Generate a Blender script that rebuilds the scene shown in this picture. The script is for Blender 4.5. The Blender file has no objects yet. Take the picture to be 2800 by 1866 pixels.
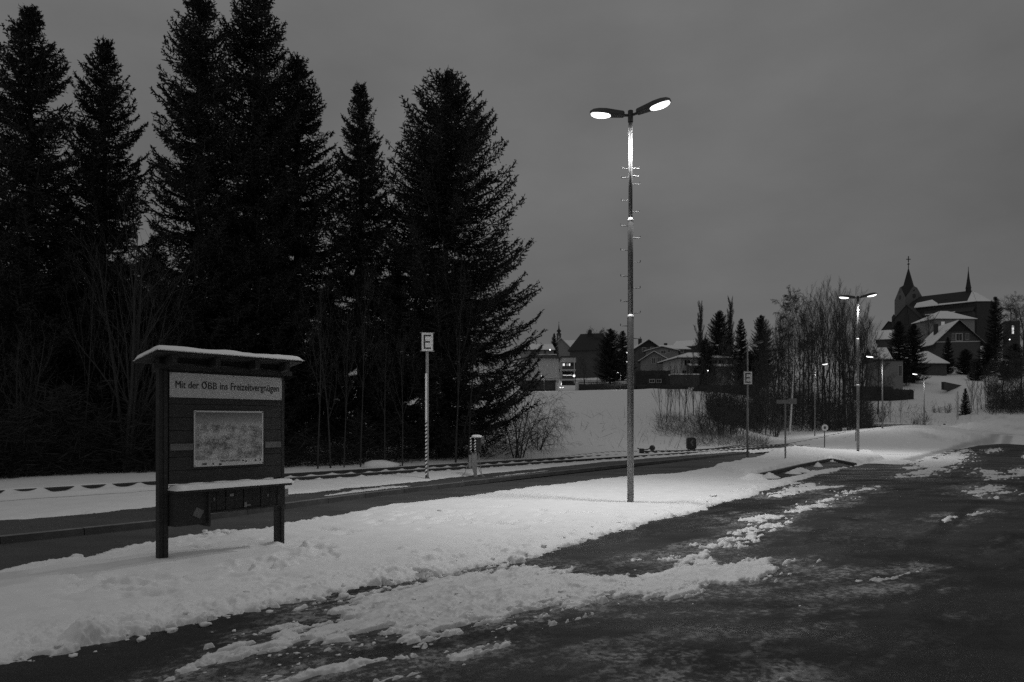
import bpy, math, random
import numpy as np
from mathutils import Vector, Matrix

SC = bpy.context.scene
COL = SC.collection
R = math.radians

# ------------------------------------------------------------------ camera
F = 1944.4            # focal length in pixels of the 2800 px wide photograph
CX, HY = 1400.0, 1155.0
EYE = 1.6
cam_d = bpy.data.cameras.new('camera')
cam = bpy.data.objects.new('camera', cam_d)
COL.objects.link(cam)
cam.location = (0, 0, EYE)
cam.rotation_euler = (R(90), 0, 0)
cam_d.sensor_width = 36.0
cam_d.lens = 25.0
cam_d.shift_y = (HY - 933.0) / 2800.0
cam_d.clip_start = 0.1
cam_d.clip_end = 4000.0
SC.camera = cam

# ------------------------------------------------------------------ world: dusk, even overcast, black and white picture
w = bpy.data.worlds.new("World")
SC.world = w
w.use_nodes = True
nt = w.node_tree
nt.nodes.clear()
out = nt.nodes.new('ShaderNodeOutputWorld')
bg = nt.nodes.new('ShaderNodeBackground')
sky = nt.nodes.new('ShaderNodeTexSky')
sky.sky_type = 'NISHITA'
sky.sun_disc = False
sky.sun_elevation = R(3)
sky.sun_rotation = R(200)
sky.air_density = 1.0
sky.dust_density = 6.0
bw = nt.nodes.new('ShaderNodeRGBToBW')
tc = nt.nodes.new('ShaderNodeTexCoord')
cloud = nt.nodes.new('ShaderNodeTexNoise')
cloud.inputs['Scale'].default_value = 2.4
cloud.inputs['Detail'].default_value = 6.0
cloud.inputs['Roughness'].default_value = 0.5
mp = nt.nodes.new('ShaderNodeMapping')
mp.inputs['Scale'].default_value = (1, 1, 2.2)
rmp = nt.nodes.new('ShaderNodeMapRange')
rmp.inputs['From Min'].default_value = 0.3
rmp.inputs['From Max'].default_value = 0.7
rmp.inputs['To Min'].default_value = 0.80
rmp.inputs['To Max'].default_value = 1.20
ma = nt.nodes.new('ShaderNodeMath'); ma.operation = 'MULTIPLY_ADD'   # a little of the clear-sky gradient over an even cloud deck
ma.inputs[1].default_value = 0.10
ma.inputs[2].default_value = 1.29
mm = nt.nodes.new('ShaderNodeMath'); mm.operation = 'MULTIPLY'
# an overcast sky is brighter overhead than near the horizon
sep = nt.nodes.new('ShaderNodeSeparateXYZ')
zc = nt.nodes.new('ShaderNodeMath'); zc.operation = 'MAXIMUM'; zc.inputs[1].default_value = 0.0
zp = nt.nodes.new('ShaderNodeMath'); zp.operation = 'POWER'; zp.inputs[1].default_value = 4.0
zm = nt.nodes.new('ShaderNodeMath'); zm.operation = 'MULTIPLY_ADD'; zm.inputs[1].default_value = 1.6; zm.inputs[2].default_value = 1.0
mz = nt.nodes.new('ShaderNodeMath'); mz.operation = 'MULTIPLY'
L = nt.links.new
L(sky.outputs[0], bw.inputs[0]); L(bw.outputs[0], ma.inputs[0])
L(tc.outputs['Generated'], mp.inputs[0]); L(mp.outputs[0], cloud.inputs['Vector'])
L(cloud.outputs['Fac'], rmp.inputs['Value'])
L(ma.outputs[0], mm.inputs[0]); L(rmp.outputs[0], mm.inputs[1])
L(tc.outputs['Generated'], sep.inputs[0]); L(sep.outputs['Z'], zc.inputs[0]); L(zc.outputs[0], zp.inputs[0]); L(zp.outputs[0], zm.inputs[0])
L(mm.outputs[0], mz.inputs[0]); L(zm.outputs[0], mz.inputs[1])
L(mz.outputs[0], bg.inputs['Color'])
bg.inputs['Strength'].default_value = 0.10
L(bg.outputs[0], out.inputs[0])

sun_d = bpy.data.lights.new('sun', 'SUN')
sun_d.energy = 0.04
sun_d.angle = R(60)
sun_d.color = (1, 1, 1)
sun = bpy.data.objects.new('sun', sun_d)
COL.objects.link(sun)
sun.rotation_euler = (R(70), 0, R(-20))

SC.view_settings.view_transform = 'Standard'
SC.view_settings.look = 'None'
SC.view_settings.gamma = 1.0
SC.view_settings.use_curve_mapping = False
SC.view_settings.exposure = 0.0
SC.cycles.use_denoising = False
SC.cycles.max_bounces = 5
SC.cycles.diffuse_bounces = 3
SC.cycles.glossy_bounces = 2
SC.cycles.sample_clamp_indirect = 3.0

# ------------------------------------------------------------------ surveying helpers: pixel of the photograph -> point of the place
def P(px, py, Y):
    return Vector(((px - CX) / F * Y, Y, EYE + (HY - py) / F * Y))
def G(px, py, z=0.0):
    Y = F * (EYE - z) / (py - HY)
    return Vector(((px - CX) / F * Y, Y, z))
TH = R(42.3)
def UV(X, Y):
    return X * math.sin(TH) + Y * math.cos(TH), -X * math.cos(TH) + Y * math.sin(TH)
def XY(u, v):
    return u * math.sin(TH) - v * math.cos(TH), u * math.cos(TH) + v * math.sin(TH)

# ------------------------------------------------------------------ noise
def _h(ix, iy, s):
    n = (ix.astype(np.int64) * 374761393 + iy.astype(np.int64) * 668265263 + s * 2147483647) & 0xffffffff
    n = ((n ^ (n >> 13)) * 1274126177) & 0xffffffff
    return ((n ^ (n >> 16)) & 0xffff) / 65535.0
def vn(x, y, s=0):
    ix = np.floor(x); iy = np.floor(y)
    fx = x - ix; fy = y - iy
    fx = fx * fx * fx * (fx * (fx * 6 - 15) + 10); fy = fy * fy * fy * (fy * (fy * 6 - 15) + 10)
    a = _h(ix, iy, s); b = _h(ix + 1, iy, s); c = _h(ix, iy + 1, s); d = _h(ix + 1, iy + 1, s)
    return (a + (b - a) * fx) * (1 - fy) + (c + (d - c) * fx) * fy
def fbm(x, y, s=0, o=4, g=0.5):
    t = np.zeros_like(x); a = 1.0; n = 0.0
    for i in range(o):
        t += a * vn(x, y, s + i * 17); n += a
        x = x * 2.03 + 13.7; y = y * 2.03 - 7.1; a *= g
    return t / n * 2 - 1          # about -1..1
def sst(e0, e1, x):
    t = np.clip((x - e0) / (e1 - e0), 0, 1)
    return t * t * (3 - 2 * t)

# ------------------------------------------------------------------ materials (greys only: the picture is black and white)
MATS = {}
def mat(name, base, rough=0.8, var=0.0, scale=8.0, bump=0.0, bscale=None, spec=0.5, metal=0.0, emit=0.0, stretch=None):
    if name in MATS:
        return MATS[name]
    m = bpy.data.materials.new(name); MATS[name] = m
    m.use_nodes = True
    t = m.node_tree; b = t.nodes['Principled BSDF']
    b.inputs['Base Color'].default_value = (base, base, base, 1)
    b.inputs['Roughness'].default_value = rough
    b.inputs['Metallic'].default_value = metal
    b.inputs['Specular IOR Level'].default_value = spec
    if emit:
        b.inputs['Emission Color'].default_value = (1, 1, 1, 1)
        b.inputs['Emission Strength'].default_value = emit
    if var or bump:
        co = t.nodes.new('ShaderNodeTexCoord'); mpn = t.nodes.new('ShaderNodeMapping')
        if stretch: mpn.inputs['Scale'].default_value = stretch
        t.links.new(co.outputs['Object'], mpn.inputs[0])
    if var:
        nz = t.nodes.new('ShaderNodeTexNoise'); nz.inputs['Scale'].default_value = scale; nz.inputs['Detail'].default_value = 6
        nz.inputs['Roughness'].default_value = 0.6
        r = t.nodes.new('ShaderNodeMapRange')
        r.inputs['From Min'].default_value = 0.25; r.inputs['From Max'].default_value = 0.75
        r.inputs['To Min'].default_value = base * (1 - var); r.inputs['To Max'].default_value = base * (1 + var)
        t.links.new(mpn.outputs[0], nz.inputs['Vector']); t.links.new(nz.outputs['Fac'], r.inputs['Value'])
        t.links.new(r.outputs[0], b.inputs['Base Color'])
    if bump:
        n2 = t.nodes.new('ShaderNodeTexNoise'); n2.inputs['Scale'].default_value = bscale or scale * 3; n2.inputs['Detail'].default_value = 5
        bp = t.nodes.new('ShaderNodeBump'); bp.inputs['Strength'].default_value = bump; bp.inputs['Distance'].default_value = 0.02
        t.links.new(mpn.outputs[0], n2.inputs['Vector']); t.links.new(n2.outputs['Fac'], bp.inputs['Height'])
        t.links.new(bp.outputs[0], b.inputs['Normal'])
    return m

M_wood = mat('dark_weathered_wood', 0.022, 0.75, 0.5, 6, 0.5, 20, stretch=(1, 1, 6))
M_plank = mat('brown_panel_wood', 0.024, 0.7, 0.45, 5, 0.4, 25, stretch=(1.2, 1.2, 9))
M_pale_wood = mat('pale_wood', 0.13, 0.8, 0.3, 9)
M_white = mat('white_enamel', 0.72, 0.45, 0.06, 14)
M_black = mat('black_paint', 0.015, 0.5)
M_steel = mat('galvanised_steel', 0.17, 0.42, 0.18, 9, 0.05, 40, metal=0.35)
M_dsteel = mat('dark_painted_steel', 0.06, 0.5, 0.2, 12)
M_grey = mat('grey_paint', 0.22, 0.6, 0.15, 10)
M_lamp = mat('luminaire_housing', 0.035, 0.5, 0.2, 10)
M_lens = mat('lit_lamp_glass', 0.8, 0.4, emit=3.0)
M_lens_far = mat('lit_far_lamp_glass', 0.8, 0.4, emit=2.5)
M_lens_off = mat('unlit_lamp_glass', 0.3, 0.3)
M_rail = mat('rusty_rail_steel', 0.035, 0.55, 0.3, 14)
M_concrete = mat('pale_kerb_top', 0.16, 0.85, 0.3, 5, 0.3, 30)
M_kerb = mat('dark_kerb_stone', 0.075, 0.8, 0.35, 4, 0.3, 30)
M_snowcap = mat('settled_snow', 0.82, 0.7, 0.05, 5, 0.25, 14)
M_needle = mat('spruce_needles', 0.022, 0.85, 0.3, 1.2)
M_bark = mat('spruce_bark', 0.05, 0.9, 0.4, 6, 0.6, 20)
M_twig = mat('bare_grey_bark', 0.04, 0.9, 0.35, 4)
M_dtwig = mat('dark_bare_bark', 0.05, 0.9, 0.35, 4)
M_birch = mat('white_birch_bark', 0.5, 0.8, 0.75, 3.0, stretch=(1, 1, 3))
M_hedge = mat('clipped_hedge_leaves', 0.03, 0.9, 0.4, 3)
M_plaster = mat('pale_plaster', 0.52, 0.9, 0.08, 3)
M_plaster2 = mat('grey_plaster', 0.22, 0.9, 0.15, 3)
M_plaster3 = mat('dull_plaster', 0.075, 0.9, 0.2, 3)
M_stone = mat('church_stone', 0.04, 0.9, 0.3, 2)
M_tile = mat('dark_roof_tile', 0.018, 0.8, 0.3, 3)
M_slate = mat('spire_slate', 0.015, 0.7, 0.2, 3)
M_glass = mat('dark_window_glass', 0.02, 0.1)
M_lit = mat('lit_window', 0.8, 0.5, emit=0.9)
M_litdim = mat('dimly_lit_window', 0.5, 0.5, emit=0.15)
M_frame = mat('window_trim', 0.45, 0.7)
M_grass = mat('dry_winter_grass', 0.10, 0.9, 0.4, 2)

# ------------------------------------------------------------------ mesh collector
class MB:
    def __init__(s): s.v = []; s.f = []; s.n = 0; s.mi = []; s.cur = 0
    def add(s, vs, fs):
        b = s.n
        s.v.extend([tuple(p) for p in vs]); s.n += len(vs)
        s.f.extend([tuple(i + b for i in f) for f in fs]); s.mi.extend([s.cur] * len(fs))
        return s
    def box(s, c, d, rz=0.0, rx=0.0, ry=0.0):
        m = Matrix.Translation(c) @ Matrix.Rotation(rz, 4, 'Z') @ Matrix.Rotation(ry, 4, 'Y') @ Matrix.Rotation(rx, 4, 'X')
        h = [x / 2 for x in d]
        vs = [m @ Vector((x * h[0], y * h[1], z * h[2])) for x in (-1, 1) for y in (-1, 1) for z in (-1, 1)]
        return s.add(vs, [(0, 1, 3, 2), (4, 6, 7, 5), (0, 4, 5, 1), (2, 3, 7, 6), (0, 2, 6, 4), (1, 5, 7, 3)])
    def tube(s, pts, rad, n=8, cap=True):
        pts = [Vector(p) for p in pts]
        if not hasattr(rad, '__len__'): rad = [rad] * len(pts)
        vs = []; fs = []
        for i, p in enumerate(pts):
            d = (pts[min(i + 1, len(pts) - 1)] - pts[max(i - 1, 0)])
            d = d.normalized() if d.length > 1e-9 else Vector((0, 0, 1))
            a = d.cross(Vector((0, 0, 1)) if abs(d.z) < 0.9 else Vector((1, 0, 0))).normalized(); b = d.cross(a)
            for k in range(n):
                t = 2 * math.pi * k / n
                vs.append(p + (a * math.cos(t) + b * math.sin(t)) * rad[i])
        for i in range(len(pts) - 1):
            for k in range(n):
                k2 = (k + 1) % n
                fs.append((i * n + k, i * n + k2, (i + 1) * n + k2, (i + 1) * n + k))
        if cap:
            fs.append(tuple(range(n - 1, -1, -1))); fs.append(tuple((len(pts) - 1) * n + k for k in range(n)))
        return s.add(vs, fs)
    def prism(s, poly, z0, z1):
        n = len(poly)
        vs = [(p[0], p[1], z0) for p in poly] + [(p[0], p[1], z1) for p in poly]
        return s.add(vs, [tuple(range(n - 1, -1, -1)), tuple(range(n, 2 * n))] + [(i, (i + 1) % n, n + (i + 1) % n, n + i) for i in range(n)])
    def loft(s, rings, cap=True):
        n = len(rings[0]); vs = [p for r in rings for p in r]; fs = []
        for i in range(len(rings) - 1):
            for k in range(n):
                k2 = (k + 1) % n
                fs.append((i * n + k, i * n + k2, (i + 1) * n + k2, (i + 1) * n + k))
        if cap:
            fs.append(tuple(range(n - 1, -1, -1))); fs.append(tuple((len(rings) - 1) * n + k for k in range(n)))
        return s.add(vs, fs)
    def lathe(s, prof, n=12, c=(0, 0, 0)):
        return s.loft([[(c[0] + r * math.cos(2 * math.pi * k / n), c[1] + r * math.sin(2 * math.pi * k / n), c[2] + z) for k in range(n)] for r, z in prof])
    def mesh(s, name, mats, smooth=False):
        me = bpy.data.meshes.new(name)
        me.from_pydata(s.v, [], s.f)
        for m in (mats if isinstance(mats, (list, tuple)) else [mats]): me.materials.append(m)
        if any(s.mi): me.polygons.foreach_set('material_index', s.mi)
        if smooth: me.polygons.foreach_set('use_smooth', [True] * len(s.f))
        me.update()
        return me

def npmesh(name, V, T, m, smooth=False, attrs=None):
    """V (n,3), T (k,3 or 4) arrays -> mesh, fast"""
    me = bpy.data.meshes.new(name)
    k = T.shape[1]
    me.vertices.add(len(V)); me.vertices.foreach_set('co', np.ascontiguousarray(V, dtype=np.float32).ravel())
    me.loops.add(T.size); me.loops.foreach_set('vertex_index', np.ascontiguousarray(T, dtype=np.int32).ravel())
    me.polygons.add(len(T)); me.polygons.foreach_set('loop_start', np.arange(0, T.size, k, dtype=np.int32))
    me.polygons.foreach_set('loop_total', np.full(len(T), k, dtype=np.int32))
    if smooth: me.polygons.foreach_set('use_smooth', np.ones(len(T), dtype=bool))
    for an, av in (attrs or {}).items():
        a = me.attributes.new(an, 'FLOAT', 'POINT'); a.data.foreach_set('value', np.ascontiguousarray(av, dtype=np.float32))
    me.materials.append(m)
    me.update(calc_edges=True); me.validate()
    return me

# ------------------------------------------------------------------ objects
def thing(name, label, cat, loc=(0, 0, 0), rz=0.0, group=None):
    o = bpy.data.objects.new(name, None); COL.objects.link(o)
    o.location = loc; o.rotation_euler = (0, 0, rz); o.empty_display_size = 0.2
    o['label'] = label; o['category'] = cat
    if group: o['group'] = group
    return o
def part(name, me, parent, m=None, smooth=False, loc=None, label=None, kind=None):
    if isinstance(me, MB): me = me.mesh(name, m, smooth)
    o = bpy.data.objects.new(name, me); COL.objects.link(o); o.parent = parent
    if loc: o.location = loc
    if label: o['label'] = label
    if kind: o['kind'] = kind
    return o
def single(name, me, label, cat, m=None, loc=(0, 0, 0), rz=0.0, group=None, smooth=False):
    if isinstance(me, MB): me = me.mesh(name, m, smooth)
    o = bpy.data.objects.new(name, me); COL.objects.link(o)
    o.location = loc; o.rotation_euler = (0, 0, rz)
    o['label'] = label; o['category'] = cat
    if group: o['group'] = group
    return o
def struct(name, me, m=None, kind='structure', smooth=False, label=None):
    if isinstance(me, MB): me = me.mesh(name, m, smooth)
    o = bpy.data.objects.new(name, me); COL.objects.link(o)
    o['kind'] = kind
    if label: o['label'] = label
    return o
def dup(root, loc, rz=0.0, scale=(1, 1, 1), label=None, group=None):
    r = root.copy(); COL.objects.link(r); r.location = loc; r.rotation_euler = (0, 0, rz); r.scale = scale
    if label: r['label'] = label
    if group: r['group'] = group
    for ch in list(root.children):
        c = ch.copy(); COL.objects.link(c); c.parent = r
        for g in list(ch.children):
            d = g.copy(); COL.objects.link(d); d.parent = c
    return r
def text_mesh(txt, width, height=None, bold=0.0, extrude=0.0008, align='LEFT', shear=0.0):
    cu = bpy.data.curves.new('lettering', 'FONT'); cu.body = txt; cu.size = 1.0; cu.offset = bold; cu.extrude = 0.0; cu.resolution_u = 4
    o = bpy.data.objects.new('lettering', cu); COL.objects.link(o)
    dg = bpy.context.evaluated_depsgraph_get(); dg.update()
    me = bpy.data.meshes.new_from_object(o.evaluated_get(dg))
    bpy.data.objects.remove(o); bpy.data.curves.remove(cu)
    co = np.zeros(len(me.vertices) * 3, dtype=np.float32); me.vertices.foreach_get('co', co); co = co.reshape(-1, 3)
    x0, x1 = co[:, 0].min(), co[:, 0].max()
    sx = width / (x1 - x0); sy = height if height else sx      # height = metres per em
    V = np.stack([(co[:, 0] - x0) * sx + co[:, 1] * sy * shear, np.zeros(len(co)), co[:, 1] * sy], 1)
    me.vertices.foreach_set('co', V.astype(np.float32).ravel()); me.update()
    return me

M_tower = mat('tower_plaster', 0.13, 0.9, 0.2, 2)
# ================================================================== GROUND
# heights of the land beyond the flat station yard, surveyed along eight bearings: (distance, height)
_PROF = [(-1800, [(20, 0), (27, .2), (60, 3), (150, 9), (400, 14), (900, 20)]),
         (700, [(26, 0), (32, .3), (60, 2), (110, 5.2), (160, 8), (300, 14), (900, 20)]),
         (1450, [(29.5, 0), (31, .15), (110, 6.4), (125, 7.0), (160, 11), (250, 18), (400, 20), (900, 24)]),
         (1900, [(40, 0), (44, .2), (50, .7), (60, 1.7), (100, 6.0), (115, 7.0), (150, 11), (250, 20), (400, 24), (900, 26)]),
         (2150, [(58, 0), (64, .3), (75, 1.3), (100, 5.0), (130, 9), (175, 15), (250, 25), (330, 34), (900, 40)]),
         (2400, [(62, 0), (70, .3), (80, 1.0), (100, 3.6), (130, 8.6), (175, 15.5), (250, 27), (300, 35), (900, 42)]),
         (2800, [(70, 0), (80, .6), (100, 3), (130, 8), (175, 16), (250, 27), (300, 34), (900, 42)]),
         (4600, [(70, 0), (80, .6), (100, 3), (130, 8), (175, 16), (250, 27), (300, 34), (900, 42)])]
_PR = np.array([(p - CX) / F for p, _ in _PROF])
def T(X, Y):
    X = np.asarray(X, dtype=float); Y = np.asarray(Y, dtype=float)
    Yc = np.maximum(Y, 1e-3); r = np.clip(X / Yc, _PR[0], _PR[-1])
    r = np.where(Y < 1, 0, r)
    zs = np.stack([np.interp(Y, [k[0] for k in kn], [k[1] for k in kn]) for _, kn in _PROF])
    i = np.clip(np.searchsorted(_PR, r) - 1, 0, len(_PR) - 2)
    t = (r - _PR[i]) / (_PR[i + 1] - _PR[i]); t = t * t * (3 - 2 * t)
    ii = np.arange(r.size).reshape(r.shape)
    zf = zs.reshape(len(_PROF), -1)
    a = zf[i.ravel(), ii.ravel()].reshape(r.shape); b = zf[i.ravel() + 1, ii.ravel()].reshape(r.shape)
    return a * (1 - t) + b * t
def Tz(x, y):
    return float(T(np.array([x]), np.array([y]))[0])
def GT(px, Y, dz=0.0):
    """point of the land along a bearing at a distance"""
    x = (px - CX) / F * Y
    return Vector((x, Y, Tz(x, Y) + dz))

def poly_w(pts, z=0.0):
    return np.array([[*G(a, b, z).xy] for a, b in pts])
def sdist(poly, X, Y):
    """signed distance, positive inside"""
    d = np.full(X.shape, 1e9); ins = np.zeros(X.shape, dtype=bool)
    n = len(poly)
    for k in range(n):
        ax, ay = poly[k]; bx, by = poly[(k + 1) % n]
        ex, ey = bx - ax, by - ay
        t = np.clip(((X - ax) * ex + (Y - ay) * ey) / (ex * ex + ey * ey + 1e-12), 0, 1)
        d = np.minimum(d, (X - ax - t * ex) ** 2 + (Y - ay - t * ey) ** 2)
        if abs(ey) > 1e-12:
            c = ((ay > Y) != (by > Y)) & (X < ex * (Y - ay) / ey + ax); ins ^= c
    d = np.sqrt(d)
    return np.where(ins, d, -d)

# cleared asphalt: platform path
PATH_NEAR = [(-500, 1655), (0, 1537), (100, 1522), (180, 1508), (230, 1510), (300, 1488), (450, 1460), (600, 1442), (700, 1436), (780, 1420), (900, 1400), (1000, 1378),
             (1100, 1366), (1250, 1350), (1400, 1332), (1560, 1312), (1700, 1298), (1850, 1288), (1930, 1276), (2010, 1262), (2070, 1250), (2140, 1246), (2200, 1237)]
PATH_FAR = [(2195, 1229), (2100, 1229), (2050, 1233), (1900, 1246), (1700, 1262), (1400, 1293), (1169, 1321), (1000, 1338), (780, 1362), (430, 1398), (0, 1437), (-500, 1492)]
CL_PATH = np.concatenate([poly_w(PATH_NEAR, 0.065), poly_w(PATH_FAR, 0.10)])
# cleared asphalt: parking lot
CL_PARK = poly_w([(-600, 2050), (0, 1832), (60, 1812), (200, 1788), (300, 1762), (420, 1735), (560, 1708), (620, 1690), (740, 1672), (850, 1648), (900, 1638), (990, 1622),
                  (1150, 1588), (1300, 1560), (1440, 1537), (1500, 1520), (1560, 1500), (1640, 1478), (1720, 1450), (1800, 1425), (1870, 1411), (1950, 1394), (1990, 1375), (2060, 1360),
                  (2150, 1330), (2190, 1318), (2260, 1299), (2330, 1282), (2395, 1269), (2440, 1271), (2490, 1272), (2540, 1262), (2600, 1248), (2640, 1232), (2690, 1219),
                  (2745, 1214), (2790, 1217), (2775, 1232), (2765, 1248), (2790, 1262), (2900, 1268), (3300, 1285), (4200, 1330), (6000, 1500), (7000, 2600), (-1200, 2600)])
CL_PIT = poly_w([(2046, 1313), (2120, 1296), (2200, 1277), (2270, 1262), (2300, 1266), (2335, 1274), (2300, 1279), (2240, 1286), (2170, 1302), (2100, 1316)])
ISLAND = poly_w([(2052, 1306), (2120, 1290), (2200, 1271), (2272, 1257), (2336, 1271), (2420, 1262), (2380, 1240), (2250, 1236), (2140, 1247), (1950, 1285)])
# thin snow and slush left on the parking lot: outline, thickness, edge noise (m), slushiness
PATCHES = [
 ([(830, 1672), (1000, 1618), (1200, 1575), (1440, 1536), (1480, 1551), (1570, 1562), (1640, 1570), (1760, 1574), (1830, 1545), (1900, 1536), (2185, 1529), (2200, 1540), (2120, 1552), (2180, 1572), (2100, 1592), (1950, 1606), (1850, 1642), (1700, 1640), (1560, 1672), (1400, 1702), (1250, 1738), (1150, 1756), (1040, 1748), (900, 1772), (760, 1788), (640, 1802), (610, 1780), (760, 1736), (900, 1700)], .030, .34, .40),
 ([(1600, 1600), (1830, 1548), (1950, 1545), (2000, 1570), (1930, 1600), (1840, 1635), (1700, 1632)], .020, .10, .15),
 ([(440, 1850), (560, 1788), (680, 1768), (780, 1748), (840, 1752), (720, 1790), (560, 1828), (470, 1862)], .034, .20, .35),
 ([(560, 1890), (760, 1832), (1000, 1796), (1150, 1786), (1190, 1798), (990, 1832), (800, 1872), (640, 1905)], .034, .20, .35),
 ([(850, 1920), (1040, 1846), (1200, 1798), (1380, 1752), (1410, 1763), (1210, 1832), (1040, 1890)], .022, .26, .45),
 ([(1835, 1542), (1900, 1500), (1990, 1472), (2050, 1438), (2120, 1426), (2145, 1440), (2050, 1482), (1990, 1502), (1930, 1527), (1865, 1552)], .026, .36, .3),
 ([(2020, 1418), (2110, 1405), (2145, 1418), (2110, 1444), (2030, 1430)], .024, .4, .3),
 ([(2150, 1400), (2230, 1372), (2290, 1350), (2345, 1338), (2395, 1327), (2400, 1334), (2330, 1354), (2260, 1380), (2185, 1402)], .030, .34, .25),
 ([(2190, 1318), (2300, 1331), (2250, 1338), (2130, 1357), (2080, 1358), (2150, 1335)], .022, .55, .2),
 ([(2640, 1343), (2712, 1324), (2752, 1345), (2700, 1362)], .016, .55, .4),
 ([(2560, 1422), (2600, 1405), (2640, 1408), (2590, 1430)], .03, .25, .4),
 ([(2480, 1266), (2560, 1250), (2640, 1228), (2648, 1258), (2585, 1283), (2540, 1300), (2470, 1306), (2500, 1290), (2530, 1280)], .028, .7, .3),
 ([(2460, 1278), (2490, 1276), (2540, 1281), (2500, 1286), (2464, 1284)], .04, .3, .1),
 ([(2675, 1282), (2720, 1288), (2765, 1305), (2710, 1312), (2680, 1300)], .024, .6, .35),
 ([(2690, 1232), (2730, 1226), (2740, 1232), (2700, 1240)], .04, .5, .3), ([(2760, 1290), (2830, 1275), (2860, 1290), (2800, 1302)], .024, .7, .35), ([(2640, 1408), (2700, 1396), (2720, 1400), (2660, 1414)], .01, .3, .8),
 ([(2180, 1655), (2225, 1640), (2262, 1642), (2245, 1652), (2200, 1658)], .02, .12, .4),
 ([(1655, 1800), (1712, 1784), (1775, 1788), (1705, 1806)], .012, .12, .8),
 ([(1802, 1796), (1850, 1788), (1860, 1794), (1830, 1803)], .012, .12, .8),
 ([(1700, 1845), (1800, 1838), (1860, 1850), (1760, 1862)], .010, .15, .9),
 ([(2030, 1868), (2160, 1838), (2180, 1850), (2090, 1880)], .010, .12, .9),
 ([(1500, 1560), (1560, 1545), (1600, 1550), (1560, 1575)], .02, .2, .6),
 ([(1700, 1530), (1750, 1520), (1790, 1525), (1740, 1542)], .02, .2, .5),
 ([(2330, 1590), (2420, 1570), (2520, 1552), (2540, 1560), (2440, 1590)], .006, .25, .9),
]
PLATFORM = np.concatenate([poly_w([(-500, 1548), (0, 1489), (430, 1443), (780, 1393), (1000, 1362), (1200, 1338), (1400, 1313), (1700, 1279), (1900, 1258), (2050, 1241)]), poly_w([(2050, 1215), (1700, 1240), (1400, 1270), (1000, 1310), (430, 1370), (-500, 1450)], .10)])
PLAT_PATCHES = [([(870, 1356), (960, 1338), (1060, 1328), (1120, 1322), (1130, 1330), (1010, 1346), (900, 1364)], .22), ([(775, 1376), (850, 1366), (865, 1372), (800, 1384)], .14), ([(1160, 1328), (1300, 1308), (1310, 1314), (1180, 1334)], .2), ([(600, 1384), (720, 1370), (725, 1374), (620, 1390)], .1), ([(1330, 1304), (1500, 1284), (1510, 1288), (1350, 1310)], .18)]
def gau(X, Y, x0, y0, sx, sy, ang=0.0):
    c, s = math.cos(ang), math.sin(ang)
    a = (X - x0) * c + (Y - y0) * s; b = -(X - x0) * s + (Y - y0) * c
    return np.exp(-(a / sx) ** 2 - (b / sy) ** 2)
FOOT = [(800, 1486), (845, 1492), (880, 1503), (905, 1518), (855, 1512), (790, 1520), (740, 1533), (700, 1542), (660, 1545), (735, 1552), (770, 1572), (850, 1592),
        (690, 1585), (560, 1588), (500, 1595), (440, 1580), (620, 1578), (350, 1595), (300, 1590), (260, 1602), (380, 1630), (450, 1625), (1110, 1411), (1160, 1418), (1230, 1422), (1290, 1420), (1370, 1432),
        (1430, 1445), (1380, 1385), (1480, 1395), (1540, 1404), (1610, 1404), (900, 1448), (960, 1455), (1030, 1430), (590, 1445), (640, 1455), (500, 1482), (530, 1496)]
TRACKS = [[G(a, b)[:2] for a, b in l] for l in ([(2430, 1300), (2500, 1283), (2540, 1266), (2580, 1248), (2640, 1228), (2720, 1212)], [(2500, 1305), (2560, 1288), (2600, 1272), (2635, 1250), (2680, 1228), (2760, 1212)], [(2480, 1262), (2560, 1240), (2650, 1220), (2790, 1205)])]
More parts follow.
